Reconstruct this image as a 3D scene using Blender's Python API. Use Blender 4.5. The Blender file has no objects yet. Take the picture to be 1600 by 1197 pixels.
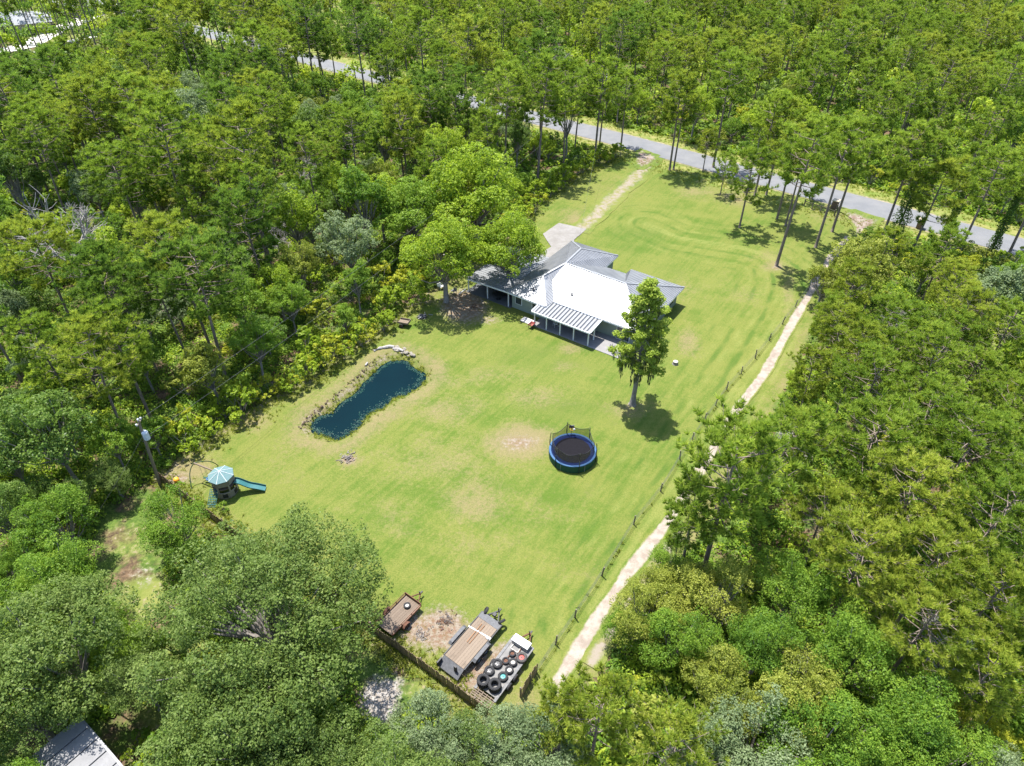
import bpy, math, random
import numpy as np
from mathutils import Vector, Matrix

# ------------------------------------------------------------------ camera, light, exposure
SC = bpy.context.scene
C = SC.collection
F_PX, PITCH, CAM_H = 1067.0, math.radians(39.5), 46.0
cam_d = bpy.data.cameras.new('camera')
cam_d.sensor_width = 36.0
cam_d.lens = F_PX / 1600.0 * 36.0
cam_d.clip_end = 9000.0
cam = bpy.data.objects.new('camera', cam_d)
cam.location = (0, 0, CAM_H)
cam.rotation_euler = (math.pi / 2 - PITCH, 0, 0)
C.objects.link(cam)
SC.camera = cam

SUN_EL, SUN_AZ = math.radians(72.0), math.atan2(-0.5, 0.86)
W = bpy.data.worlds.new('World')
SC.world = W
W.use_nodes = True
_nt = W.node_tree
_sky = _nt.nodes.new('ShaderNodeTexSky')
_sky.sky_type = 'NISHITA'
_sky.sun_disc = False
_sky.sun_elevation = SUN_EL
_sky.sun_rotation = SUN_AZ
_bg = _nt.nodes['Background']
_bg.inputs['Strength'].default_value = 0.15
_nt.links.new(_sky.outputs['Color'], _bg.inputs['Color'])
sun_d = bpy.data.lights.new('sun', 'SUN')
sun_d.energy = 4.9
sun_d.angle = math.radians(0.53)
sun_d.color = (1.0, 0.955, 0.88)
sun = bpy.data.objects.new('sun', sun_d)
_to = Vector((math.sin(SUN_AZ) * math.cos(SUN_EL), math.cos(SUN_AZ) * math.cos(SUN_EL), math.sin(SUN_EL)))
sun.rotation_euler = _to.to_track_quat('Z', 'Y').to_euler()
sun.location = (-60, 100, 180)
C.objects.link(sun)
SC.view_settings.view_transform = 'Standard'
SC.view_settings.look = 'None'
SC.view_settings.gamma = 1.0
SC.view_settings.exposure = 1.31
SC.view_settings.use_curve_mapping = False
SC.render.engine = 'CYCLES'
SC.cycles.max_bounces = 6
SC.cycles.diffuse_bounces = 3
SC.cycles.transparent_max_bounces = 6

R = np.random.default_rng(11)
random.seed(5)
cP, sP = math.cos(PITCH), math.sin(PITCH)


# ------------------------------------------------------------------ survey helpers: photo pixel <-> ground
def G(px, py, z=0.0):
    x = (px - 800) / F_PX
    y = -(py - 598.5) / F_PX
    dy, dz = cP + y * sP, -sP + y * cP
    t = (z - CAM_H) / dz
    return np.array([x * t, dy * t])


def PJ(X, Y, Z):
    z = np.asarray(Z) - CAM_H
    zc = np.maximum(np.asarray(Y) * cP - z * sP, 0.1)
    yc = np.asarray(Y) * sP + z * cP
    return 800 + F_PX * np.asarray(X) / zc, 598.5 - F_PX * yc / zc, F_PX / zc


def inside(poly, X, Y):
    X = np.asarray(X, float); Y = np.asarray(Y, float)
    r = np.zeros(X.shape, bool)
    n = len(poly)
    for i in range(n):
        x1, y1 = poly[i]; x2, y2 = poly[(i + 1) % n]
        c = ((y1 > Y) != (y2 > Y)) & (X < (x2 - x1) * (Y - y1) / (y2 - y1 + 1e-12) + x1)
        r ^= c
    return r


def dist_line(pts, X, Y, closed=False):
    X = np.asarray(X, float); Y = np.asarray(Y, float)
    d = np.full(X.shape, 1e9)
    m = len(pts) if closed else len(pts) - 1
    for i in range(m):
        a = np.array(pts[i], float); b = np.array(pts[(i + 1) % len(pts)], float)
        e = b - a
        t = np.clip(((X - a[0]) * e[0] + (Y - a[1]) * e[1]) / (e @ e + 1e-12), 0, 1)
        d = np.minimum(d, np.hypot(X - a[0] - t * e[0], Y - a[1] - t * e[1]))
    return d


def spots(X, Y, lst):
    px, py, _ = PJ(X, Y, 0 * np.asarray(X))
    v = np.zeros(np.shape(px))
    for (sx, sy, rx, ry, k) in lst:
        v = np.maximum(v, k * np.exp(-(((px - sx) / rx) ** 2 + ((py - sy) / ry) ** 2)))
    return v


# ------------------------------------------------------------------ mesh helpers
def fast_mesh(name, V, F, mat=None, attrs=None, smooth=False):
    V = np.asarray(V, np.float32).reshape(-1, 3)
    F = np.asarray(F, np.int32)
    n, k = F.shape
    me = bpy.data.meshes.new(name)
    me.vertices.add(len(V)); me.vertices.foreach_set('co', V.ravel())
    me.loops.add(n * k); me.loops.foreach_set('vertex_index', F.ravel())
    me.polygons.add(n)
    me.polygons.foreach_set('loop_start', np.arange(0, n * k, k, dtype=np.int32))
    if attrs:
        for a, vals in attrs.items():
            at = me.attributes.new(a, 'FLOAT', 'POINT')
            at.data.foreach_set('value', np.asarray(vals, np.float32).ravel())
    if smooth:
        me.polygons.foreach_set('use_smooth', np.ones(n, bool))
    me.update(calc_edges=True)
    if mat: me.materials.append(mat)
    return me


class MB:
    def __init__(s): s.v = []; s.f = []

    def add(s, vs, fs):
        o = len(s.v)
        s.v += [tuple(map(float, p)) for p in vs]
        s.f += [tuple(i + o for i in f) for f in fs]
        return s

    def box(s, c, size, rz=0.0, M=None):
        x, y, z = [d / 2 for d in size]
        P = [(-x, -y, -z), (x, -y, -z), (x, y, -z), (-x, y, -z), (-x, -y, z), (x, -y, z), (x, y, z), (-x, y, z)]
        cr, sr = math.cos(rz), math.sin(rz)
        if M is None:
            P = [(c[0] + a * cr - b * sr, c[1] + a * sr + b * cr, c[2] + d) for a, b, d in P]
        else:
            P = [tuple(Vector(c) + M @ Vector(p)) for p in P]
        return s.add(P, [(0, 3, 2, 1), (4, 5, 6, 7), (0, 1, 5, 4), (1, 2, 6, 5), (2, 3, 7, 6), (3, 0, 4, 7)])

    def bar(s, a, b, w, h):
        a = Vector(a); b = Vector(b); d = (b - a)
        L = d.length; d.normalize()
        up = Vector((0, 0, 1)) if abs(d.z) < .95 else Vector((0, 1, 0))
        y = up.cross(d).normalized(); z = d.cross(y)
        M = Matrix((d, y, z)).transposed()
        return s.box((a + b) / 2, (L, w, h), M=M)

    def tube(s, pts, rad, n=8, cap=True):
        pts = [Vector(p) for p in pts]
        if not hasattr(rad, '__len__'): rad = [rad] * len(pts)
        o = len(s.v)
        for i, p in enumerate(pts):
            d = (pts[min(i + 1, len(pts) - 1)] - pts[max(i - 1, 0)]).normalized()
            a = Vector((1, 0, 0)) if abs(d.x) < .8 else Vector((0, 1, 0))
            x = d.cross(a).normalized(); y = d.cross(x)
            for j in range(n):
                t = 2 * math.pi * j / n
                s.v.append(tuple(p + (x * math.cos(t) + y * math.sin(t)) * rad[i]))
        for i in range(len(pts) - 1):
            for j in range(n):
                a = o + i * n + j; b = o + i * n + (j + 1) % n
                s.f.append((a, b, b + n, a + n))
        if cap:
            s.f.append(tuple(o + j for j in range(n)))
            s.f.append(tuple(o + (len(pts) - 1) * n + j for j in range(n))[::-1])
        return s

    def lathe(s, prof, n=20, c=(0, 0, 0), closed=False):
        o = len(s.v)
        for r, z in prof:
            for j in range(n):
                t = 2 * math.pi * j / n
                s.v.append((c[0] + r * math.cos(t), c[1] + r * math.sin(t), c[2] + z))
        m = len(prof)
        for i in range(m if closed else m - 1):
            i2 = (i + 1) % m
            for j in range(n):
                j2 = (j + 1) % n
                s.f.append((o + i * n + j, o + i * n + j2, o + i2 * n + j2, o + i2 * n + j))
        return s

    def prism(s, poly, z0, z1):
        n = len(poly)
        vs = [(p[0], p[1], z0) for p in poly] + [(p[0], p[1], z1) for p in poly]
        fs = [tuple(range(n))[::-1], tuple(range(n, 2 * n))]
        fs += [(i, (i + 1) % n, (i + 1) % n + n, i + n) for i in range(n)]
        return s.add(vs, fs)

    def mesh(s, name, mat, smooth=False):
        me = bpy.data.meshes.new(name)
        me.from_pydata(s.v, [], s.f)
        if smooth: me.polygons.foreach_set('use_smooth', [True] * len(me.polygons))
        me.update()
        if mat: me.materials.append(mat)
        return me

    def obj(s, name, mat, parent=None, smooth=False):
        return link(name, s.mesh(name, mat, smooth), parent)


def link(name, me, parent=None):
    o = bpy.data.objects.new(name, me)
    C.objects.link(o)
    if parent is not None: o.parent = parent
    return o


def tag(o, label=None, cat=None, group=None, kind=None):
    if label: o['label'] = label
    if cat: o['category'] = cat
    if group: o['group'] = group
    if kind: o['kind'] = kind
    return o


def thing(name, label, cat, loc=(0, 0, 0), rz=0.0, group=None):
    o = bpy.data.objects.new(name, None)
    C.objects.link(o)
    o.location = loc; o.rotation_euler = (0, 0, rz); o.empty_display_size = .3
    return tag(o, label, cat, group)


def copy_tree(o, parent=None):
    c = o.copy(); C.objects.link(c)
    if parent is not None: c.parent = parent
    for ch in o.children: copy_tree(ch, c)
    return c


# ------------------------------------------------------------------ materials
def nodes(name):
    m = bpy.data.materials.new(name); m.use_nodes = True
    nt = m.node_tree
    return m, nt, nt.nodes['Principled BSDF'], nt.links.new


def N(nt, t, **kw):
    n = nt.nodes.new('ShaderNode' + t)
    for k, v in kw.items():
        if k in n.inputs: n.inputs[k].default_value = v
        else: setattr(n, k, v)
    return n


def rgba(c): return (c[0], c[1], c[2], 1.0)


def mixc(nt, fac, a, b):
    m = nt.nodes.new('ShaderNodeMix'); m.data_type = 'RGBA'
    for sock, val in ((m.inputs[0], fac), (m.inputs[6], a), (m.inputs[7], b)):
        if hasattr(val, 'links') or isinstance(val, bpy.types.NodeSocket): nt.links.new(val, sock)
        elif isinstance(val, (int, float)): sock.default_value = val
        else: sock.default_value = rgba(val)
    return m.outputs[2]


def ramp(nt, val, lo, hi):
    m = nt.nodes.new('ShaderNodeMapRange')
    m.interpolation_type = 'SMOOTHSTEP'
    nt.links.new(val, m.inputs[0])
    m.inputs[1].default_value = lo; m.inputs[2].default_value = hi
    return m.outputs[0]


def math_(nt, op, a, b):
    m = nt.nodes.new('ShaderNodeMath'); m.operation = op
    for i, val in enumerate((a, b)):
        if isinstance(val, (int, float)): m.inputs[i].default_value = val
        else: nt.links.new(val, m.inputs[i])
    return m.outputs[0]


def noise(nt, scale, detail=4, rough=.6, vec=None, stretch=None, rot=0.0):
    if vec is None:
        vec = nt.nodes.new('ShaderNodeNewGeometry').outputs['Position']
    if stretch or rot:
        mp = nt.nodes.new('ShaderNodeMapping')
        # rotate first, then stretch
        mp.vector_type = 'POINT'
        mp.inputs['Rotation'].default_value = (0, 0, rot)
        nt.links.new(vec, mp.inputs['Vector'])
        vec = mp.outputs['Vector']
        if stretch:
            mp2 = nt.nodes.new('ShaderNodeMapping')
            mp2.inputs['Scale'].default_value = stretch
            nt.links.new(vec, mp2.inputs['Vector'])
            vec = mp2.outputs['Vector']
    n = N(nt, 'TexNoise', Scale=scale, Detail=detail, Roughness=rough)
    nt.links.new(vec, n.inputs['Vector'])
    return n.outputs['Fac']


def plain(name, col, rough=.6, metal=0.0, var=.12, scale=6.0, bump=0.0, spec=.4, obj=True):
    m, nt, b, L = nodes(name)
    vec = nt.nodes.new('ShaderNodeTexCoord').outputs['Object'] if obj else None
    n = noise(nt, scale, 5, .6, vec)
    c = mixc(nt, ramp(nt, n, .3, .7), [x * (1 - var) for x in col], [min(1, x * (1 + var)) for x in col])
    L(c, b.inputs['Base Color'])
    b.inputs['Roughness'].default_value = rough
    b.inputs['Metallic'].default_value = metal
    b.inputs['Specular IOR Level'].default_value = spec
    if bump:
        bp = N(nt, 'Bump', Strength=bump, Distance=.02)
        L(noise(nt, scale * 6, 4, .6, vec), bp.inputs['Height'])
        L(bp.outputs[0], b.inputs['Normal'])
    return m


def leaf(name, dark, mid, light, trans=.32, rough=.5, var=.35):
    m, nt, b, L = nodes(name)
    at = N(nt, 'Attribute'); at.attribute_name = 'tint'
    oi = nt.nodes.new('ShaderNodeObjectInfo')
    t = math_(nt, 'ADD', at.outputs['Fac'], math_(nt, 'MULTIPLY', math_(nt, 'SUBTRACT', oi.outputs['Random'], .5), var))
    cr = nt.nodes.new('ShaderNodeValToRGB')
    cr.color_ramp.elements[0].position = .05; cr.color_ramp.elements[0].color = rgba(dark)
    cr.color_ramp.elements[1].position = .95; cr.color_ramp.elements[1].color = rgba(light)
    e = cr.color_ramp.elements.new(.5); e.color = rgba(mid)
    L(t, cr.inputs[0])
    L(cr.outputs[0], b.inputs['Base Color'])
    b.inputs['Roughness'].default_value = rough
    b.inputs['Specular IOR Level'].default_value = .16
    tr = nt.nodes.new('ShaderNodeBsdfTranslucent')
    mx = mixc(nt, .5, (0, 0, 0), (0, 0, 0))
    tint = mixc(nt, .55, cr.outputs[0], (light[0] * 1.05, light[1] * 1.2, light[2] * .6))
    L(tint, tr.inputs['Color'])
    ms = nt.nodes.new('ShaderNodeMixShader'); ms.inputs[0].default_value = trans
    L(b.outputs[0], ms.inputs[1]); L(tr.outputs[0], ms.inputs[2])
    L(ms.outputs[0], nt.nodes['Material Output'].inputs['Surface'])
    return m


G_GREEN, G_LUSH, G_YEL, G_TAN, G_BROWN = (.071, .116, .015), (.040, .092, .011), (.138, .152, .034), (.195, .152, .082), (.170, .100, .068)
FENCE_DIR = math.atan2(.815, .58)


def grass_color(nt):
    """grass colour from world position plus the attributes dry / lush / soil"""
    a = noise(nt, .055, 4, .62)
    b = noise(nt, .35, 5, .62)
    c = noise(nt, 2.6, 4, .7)
    fine = noise(nt, 9.0, 3, .7)
    mow = noise(nt, 1.0, 3, .6, stretch=(.035, .62, 1), rot=-FENCE_DIR)
    mow3 = noise(nt, 1.0, 4, .65, stretch=(.22, 2.6, 1), rot=-FENCE_DIR)
    mow2 = noise(nt, 1.0, 3, .6, stretch=(.05, .5, 1), rot=.35)

    def attr(nm):
        n = N(nt, 'Attribute'); n.attribute_name = nm
        return n.outputs['Fac']
    s = math_(nt, 'ADD', math_(nt, 'MULTIPLY', a, .55), math_(nt, 'MULTIPLY', b, .45))
    s = math_(nt, 'ADD', s, math_(nt, 'MULTIPLY', math_(nt, 'SUBTRACT', mow, .5), .30))
    s = math_(nt, 'ADD', s, math_(nt, 'MULTIPLY', math_(nt, 'SUBTRACT', mow2, .5), .32))
    s = math_(nt, 'ADD', s, math_(nt, 'MULTIPLY', math_(nt, 'SUBTRACT', c, .5), .30))
    s = math_(nt, 'ADD', s, math_(nt, 'MULTIPLY', math_(nt, 'SUBTRACT', mow3, .5), .42))
    s = math_(nt, 'ADD', s, math_(nt, 'MULTIPLY', math_(nt, 'SUBTRACT', fine, .5), .25))
    col = mixc(nt, ramp(nt, s, .29, .62), G_GREEN, G_YEL)
    lush = math_(nt, 'ADD', attr('lush'), math_(nt, 'MULTIPLY', math_(nt, 'SUBTRACT', b, .5), .8))
    col = mixc(nt, math_(nt, 'MULTIPLY', ramp(nt, lush, .25, .9), .75), col, G_LUSH)
    mw = attr('mow')
    s = mw
    col = mixc(nt, math_(nt, 'MULTIPLY', ramp(nt, mw, .02, .7), .55), col, (.185, .195, .055))
    col = mixc(nt, math_(nt, 'MULTIPLY', ramp(nt, mw, -.02, -.7), .6), col, G_LUSH)
    dry = math_(nt, 'ADD', attr('dry'), math_(nt, 'MULTIPLY', math_(nt, 'SUBTRACT', c, .5), .9))
    dry = math_(nt, 'ADD', dry, math_(nt, 'MULTIPLY', math_(nt, 'SUBTRACT', b, .5), .7))
    col = mixc(nt, math_(nt, 'MULTIPLY', ramp(nt, dry, .12, .75), .85), col, G_TAN)
    soil = math_(nt, 'ADD', attr('soil'), math_(nt, 'MULTIPLY', math_(nt, 'SUBTRACT', c, .5), .8))
    soilcol = mixc(nt, ramp(nt, c, .35, .7), G_BROWN, (.25, .215, .18))
    soilcol = mixc(nt, ramp(nt, fine, .58, .72), soilcol, (.085, .062, .048))
    col = mixc(nt, ramp(nt, soil, .35, .75), col, soilcol)
    col = mixc(nt, math_(nt, 'MULTIPLY', ramp(nt, fine, .62, .38), .30), col, (.038, .07, .010))
    return col, fine, c


def grass_mat():
    m, nt, b, L = nodes('grass')
    col, fine, c = grass_color(nt)
    L(col, b.inputs['Base Color'])
    b.inputs['Roughness'].default_value = .85
    b.inputs['Specular IOR Level'].default_value = .12
    bp = N(nt, 'Bump', Strength=.7, Distance=.10)
    L(fine, bp.inputs['Height']); L(bp.outputs[0], b.inputs['Normal'])
    return m


def floor_mat():
    """forest floor: rusty needle litter, dark humus, patches of green herb; attributes grassy and sand"""
    m, nt, b, L = nodes('forest_floor')
    n1 = noise(nt, .30, 5, .65); n2 = noise(nt, 2.2, 5, .7); n3 = noise(nt, 8, 3, .7)
    col = mixc(nt, ramp(nt, n2, .3, .7), (.055, .04, .026), (.15, .098, .062))
    col = mixc(nt, ramp(nt, n3, .6, .75), col, (.20, .165, .13))
    herb = mixc(nt, ramp(nt, n2, .35, .65), (.045, .08, .016), (.09, .135, .025))
    col = mixc(nt, ramp(nt, n1, .40, .56), col, herb)
    at = N(nt, 'Attribute'); at.attribute_name = 'grassy'
    g = math_(nt, 'ADD', at.outputs['Fac'], math_(nt, 'MULTIPLY', math_(nt, 'SUBTRACT', n2, .5), .7))
    gc = mixc(nt, ramp(nt, n1, .35, .65), (.10, .135, .025), (.16, .17, .05))
    gc = mixc(nt, ramp(nt, n2, .52, .7), gc, (.22, .18, .12))
    col = mixc(nt, ramp(nt, g, .3, .65), col, gc)
    at2 = N(nt, 'Attribute'); at2.attribute_name = 'sand'
    sd = math_(nt, 'ADD', at2.outputs['Fac'], math_(nt, 'MULTIPLY', math_(nt, 'SUBTRACT', n2, .5), .9))
    sc = mixc(nt, ramp(nt, n3, .4, .65), (.19, .165, .14), (.30, .285, .275))
    col = mixc(nt, ramp(nt, sd, .35, .7), col, sc)
    L(col, b.inputs['Base Color'])
    b.inputs['Roughness'].default_value = .95
    b.inputs['Specular IOR Level'].default_value = .1
    bp = N(nt, 'Bump', Strength=.8, Distance=.12)
    L(n2, bp.inputs['Height']); L(bp.outputs[0], b.inputs['Normal'])
    return m


def edged_mat(name, inner, lo=.15, hi=.55, amp=.6, scale=1.6, rough=.9):
    """a sheet whose rim breaks up into the grass around it; attribute rim is 0 at the border and 1 inside"""
    m, nt, b, L = nodes(name)
    col, fine, c = grass_color(nt)
    at = N(nt, 'Attribute'); at.attribute_name = 'rim'
    n = noise(nt, scale, 5, .65)
    e = math_(nt, 'ADD', at.outputs['Fac'], math_(nt, 'MULTIPLY', math_(nt, 'SUBTRACT', n, .5), amp * 2))
    out = mixc(nt, ramp(nt, e, lo, hi), col, inner(nt))
    L(out, b.inputs['Base Color'])
    b.inputs['Roughness'].default_value = rough
    b.inputs['Specular IOR Level'].default_value = .2
    bp = N(nt, 'Bump', Strength=.5, Distance=.05)
    L(fine, bp.inputs['Height']); L(bp.outputs[0], b.inputs['Normal'])
    return m


def sand_inner(nt):
    a = noise(nt, 1.2, 5, .65); f = noise(nt, 7, 4, .7)
    c = mixc(nt, ramp(nt, a, .35, .65), (.29, .25, .21), (.20, .165, .135))
    return mixc(nt, ramp(nt, f, .55, .75), c, (.18, .145, .11))


def asphalt_mat():
    m, nt, b, L = nodes('asphalt')
    a = noise(nt, .4, 5, .6); f = noise(nt, 14, 4, .8)
    c = mixc(nt, ramp(nt, a, .3, .7), (.105, .11, .12), (.135, .137, .143))
    c = mixc(nt, math_(nt, 'MULTIPLY', ramp(nt, f, .5, .75), .4), c, (.19, .19, .19))
    L(c, b.inputs['Base Color']); b.inputs['Roughness'].default_value = .85
    return m


def concrete_mat(name, c0, c1, crack=True):
    m, nt, b, L = nodes(name)
    a = noise(nt, .9, 6, .68); f = noise(nt, 10, 4, .7)
    c = mixc(nt, ramp(nt, a, .3, .7), c0, c1)
    c = mixc(nt, math_(nt, 'MULTIPLY', ramp(nt, f, .55, .72), .5), c, [x * .55 for x in c0])
    L(c, b.inputs['Base Color']); b.inputs['Roughness'].default_value = .9
    return m


def wood_mat(name, c0, c1, axis=(2, 30, 30), dark=.45):
    m, nt, b, L = nodes(name)
    vec = nt.nodes.new('ShaderNodeTexCoord').outputs['Object']
    g = noise(nt, 1.0, 5, .7, vec, stretch=axis)
    a = noise(nt, 1.3, 4, .6)
    oi = nt.nodes.new('ShaderNodeObjectInfo')
    f = math_(nt, 'ADD', math_(nt, 'MULTIPLY', g, .6), math_(nt, 'MULTIPLY', oi.outputs['Random'], .4))
    c = mixc(nt, ramp(nt, f, .25, .75), c0, c1)
    c = mixc(nt, math_(nt, 'MULTIPLY', ramp(nt, a, .55, .75), dark), c, [x * .35 for x in c0])
    L(c, b.inputs['Base Color']); b.inputs['Roughness'].default_value = .85
    return m


def bark_mat(name, c0, c1):
    m, nt, b, L = nodes(name)
    vec = nt.nodes.new('ShaderNodeTexCoord').outputs['Object']
    g = noise(nt, 1.0, 5, .7, vec, stretch=(7, 7, 1.6))
    c = mixc(nt, ramp(nt, g, .3, .7), c0, c1)
    L(c, b.inputs['Base Color']); b.inputs['Roughness'].default_value = .95
    bp = N(nt, 'Bump', Strength=.8, Distance=.04)
    L(g, bp.inputs['Height']); L(bp.outputs[0], b.inputs['Normal'])
    return m


def roof_metal():
    m, nt, b, L = nodes('galvanised_roof')
    a = noise(nt, .8, 5, .6)
    c = mixc(nt, ramp(nt, a, .3, .7), (.215, .222, .235), (.265, .273, .285))
    L(c, b.inputs['Base Color'])
    b.inputs['Metallic'].default_value = .5
    b.inputs['Roughness'].default_value = .52
    return m


def water_mat():
    m, nt, b, L = nodes('pond_water')
    a = noise(nt, .25, 3, .5)
    c = mixc(nt, ramp(nt, a, .3, .7), (.0002, .0085, .0125), (.0003, .0100, .0140))
    L(c, b.inputs['Base Color'])
    b.inputs['Roughness'].default_value = .2
    b.inputs['Specular IOR Level'].default_value = .085
    bp = N(nt, 'Bump', Strength=.015, Distance=.02)
    L(noise(nt, 5, 3, .6), bp.inputs['Height']); L(bp.outputs[0], b.inputs['Normal'])
    return m


M = dict(
    grass=grass_mat(), floor=floor_mat(), asphalt=asphalt_mat(), water=water_mat(), roof=roof_metal(),
    sand=edged_mat('sandy_track', sand_inner, .12, .45, .35, 1.3),
    drive=edged_mat('gravel_drive', lambda nt: mixc(nt, ramp(nt, noise(nt, .9, 5, .7), .42, .62), (.21, .18, .145), (.15, .145, .05)), .25, .85, .75, .8),
    apron=edged_mat('apron_gravel', lambda nt: mixc(nt, ramp(nt, noise(nt, 1.0, 5, .65), .4, .6), (.15, .105, .085), (.22, .185, .16)), .2, .6, .5),
    concrete=concrete_mat('concrete', (.15, .14, .128), (.20, .19, .18)),
    patio=concrete_mat('patio', (.165, .16, .16), (.205, .20, .20)),
    flatroof=concrete_mat('flat_roof', (.17, .17, .175), (.22, .22, .225)),
    darkslab=concrete_mat('dark_slab', (.06, .066, .072), (.095, .10, .108)),
    pale=concrete_mat('pale_concrete', (.42, .40, .385), (.52, .50, .485)),
    siding=plain('siding', (.20, .235, .20), .8, var=.06, scale=2),
    white=plain('white_paint', (.62, .63, .64), .5, var=.06),
    offwhite=plain('off_white', (.34, .325, .30), .6, var=.08),
    dark=plain('dark_metal', (.022, .023, .026), .55, .1, var=.2),
    grey=plain('grey_metal', (.075, .078, .085), .6, .1, var=.2, spec=.3),
    carport=plain('carport_metal', (.17, .178, .19), .55, .2, var=.15),
    steel=plain('steel', (.19, .195, .205), .55, .3, var=.2),
    railgrey=plain('worn_grey_steel', (.13, .13, .132), .75, .1, var=.3, scale=5),
    covergrey=plain('cover_sheet', (.075, .08, .09), .7, 0, var=.15, spec=.2),
    coverrib=plain('cover_rib', (.21, .22, .235), .6, 0, var=.08),
    glass=plain('window_glass', (.03, .04, .05), .08, 0, spec=.6),
    rust=plain('rusty_steel', (.11, .052, .032), .85, .2, var=.4, scale=9),
    rubber=plain('rubber', (.022, .022, .024), .85, 0, var=.3, scale=9),
    rubber_old=plain('old_rubber', (.055, .052, .05), .9, 0, var=.3, scale=9),
    chrome=plain('alloy', (.13, .13, .135), .45, .4, var=.1),
    teal=plain('teal_paint', (.05, .22, .22), .5),
    redpaint=plain('red_paint', (.26, .06, .05), .6),
    blue=plain('blue_vinyl', (.03, .085, .18), .75, var=.12),
    skirt=plain('green_net', (.012, .06, .03), .8),
    mat=plain('jump_mat', (.007, .0065, .009), .8, var=.2, spec=.1),
    turq=plain('turquoise_plastic', (.022, .11, .115), .65, var=.1),
    turqpale=plain('pale_turquoise_fabric', (.095, .165, .172), .85, var=.08),
    tanp=plain('tan_plastic', (.20, .18, .155), .7, var=.1),
    orange=plain('orange_plastic', (.75, .33, .03), .45),
    deckwood=wood_mat('deck_wood', (.138, .104, .075), (.178, .138, .102)),
    oldwood=wood_mat('weathered_wood', (.115, .085, .062), (.18, .14, .105)),
    fencewood=wood_mat('fence_wood', (.12, .085, .05), (.24, .175, .10), (30, 30, 2)),
    postwood=wood_mat('post_wood', (.10, .085, .065), (.20, .17, .14), (20, 20, 2)),
    polewood=wood_mat('pole_wood', (.10, .08, .06), (.17, .14, .11), (20, 20, 1)),
    cutwood=plain('cut_wood', (.42, .36, .28), .85, var=.12),
    stone=plain('pale_stone', (.22, .20, .165), .9, var=.2, scale=3),
    brick=plain('brown_masonry', (.16, .105, .075), .9, var=.25, scale=9, bump=.4),
    shingle=plain('grey_shingle', (.22, .23, .25), .9, var=.2, scale=3),
    ash=plain('ash', (.10, .09, .09), .95, var=.5, scale=10),
    bark=bark_mat('pine_bark', (.11, .085, .07), (.24, .19, .155)),
    barkg=bark_mat('grey_bark', (.13, .115, .10), (.25, .23, .21)),
    barkd=bark_mat('dead_bark', (.22, .205, .195), (.36, .34, .325)),
)
LF = dict(
    pine=leaf('pine_needles', (0.065, 0.123, 0.019), (0.161, 0.249, 0.030), (0.324, 0.400, 0.059), .45, .55),
    pine_y=leaf('pine_needles_yellowish', (0.086, 0.138, 0.020), (0.215, 0.278, 0.035), (0.404, 0.441, 0.068), .45, .55),
    pine_d=leaf('pine_needles_deep', (0.039, 0.091, 0.021), (0.113, 0.197, 0.030), (0.221, 0.317, 0.054), .45, .55),
    oak=leaf('oak_leaves', (.054, .092, .022), (.116, .174, .036), (.202, .262, .070), .42, .5, .2),
    green=leaf('green_leaves', (0.056, 0.125, 0.017), (0.136, 0.233, 0.024), (0.248, 0.352, 0.043), .46),
    bright=leaf('bright_leaves', (0.097, 0.171, 0.017), (0.232, 0.322, 0.024), (0.377, 0.452, 0.044), .46),
    olive=leaf('olive_leaves', (0.092, 0.125, 0.021), (0.210, 0.245, 0.035), (0.335, 0.358, 0.068), .42),
    dark=leaf('dark_leaves', (0.037, 0.083, 0.019), (0.095, 0.164, 0.027), (0.178, 0.255, 0.053), .42, .4),
    grey=leaf('grey_green_leaves', (0.092, 0.135, 0.062), (0.168, 0.223, 0.102), (0.259, 0.317, 0.167), .4),
    yellow=leaf('yellow_leaves', (0.194, 0.233, 0.020), (0.356, 0.384, 0.032), (0.497, 0.487, 0.053), .46),
    moss=leaf('hanging_moss', (0.060, 0.073, 0.043), (0.103, 0.123, 0.067), (0.151, 0.171, 0.097), .3),
    algae=leaf('pond_weed', (.001, .018, .018), (.003, .034, .030), (.010, .050, .038), .1),
    cypress=leaf('cypress_leaves', (.100, .155, .020), (.235, .315, .040), (.400, .465, .080), .46),
)

# ------------------------------------------------------------------ plan (world outlines from surveyed photo points)
LAWN_PX = [(815, 1092), (800, 1118), (760, 1120), (615, 1012), (350, 827), (248, 747), (268, 733), (330, 688), (420, 626), (500, 586), (600, 514), (650, 470), (735, 425),
           (795, 372), (812, 352), (855, 307), (930, 258), (985, 238), (1010, 228), (1100, 258), (1240, 300), (1330, 330), (1378, 345), (1350, 375), (1285, 470), (1215, 620),
           (1120, 760), (1085, 835), (1000, 930), (930, 1040), (870, 1120)]
LAWN = [tuple(G(*p)) for p in LAWN_PX]
ROAD = [np.array(p) for p in ((-330., 402.), (-130., 245.), (-53., 184.2), (-38.7, 172.3), (18.1, 128.6), (28.5, 120.2), (46.4, 105.4), (56.8, 97.0), (70., 86.2), (150., 19.))]
RN = np.array((.63, .776)); RP = np.array((18.1, 128.6))
TRACK_PX = [(868, 1092), (905, 1032), (950, 957), (985, 905), (1022, 858), (1050, 820), (1090, 757), (1160, 640), (1200, 588), (1245, 505), (1300, 410), (1330, 372)]
TRACK = [tuple(G(*p)) for p in TRACK_PX]
POND_Z = [(240, 930), (255, 895), (300, 858), (350, 843), (405, 832), (440, 780), (500, 730), (560, 690), (620, 645), (640, 600), (690, 560), (740, 510), (790, 460), (850, 428),
          (930, 420), (985, 435), (1020, 480), (1065, 500), (1110, 525), (1105, 570), (1060, 620), (1010, 650), (950, 685), (880, 700), (830, 745), (780, 790), (730, 805), (680, 825), (640, 870),
          (600, 930), (550, 965), (490, 1005), (430, 1028), (380, 1010), (330, 992), (280, 985), (250, 970)]
WATER_Z = -.42
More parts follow.
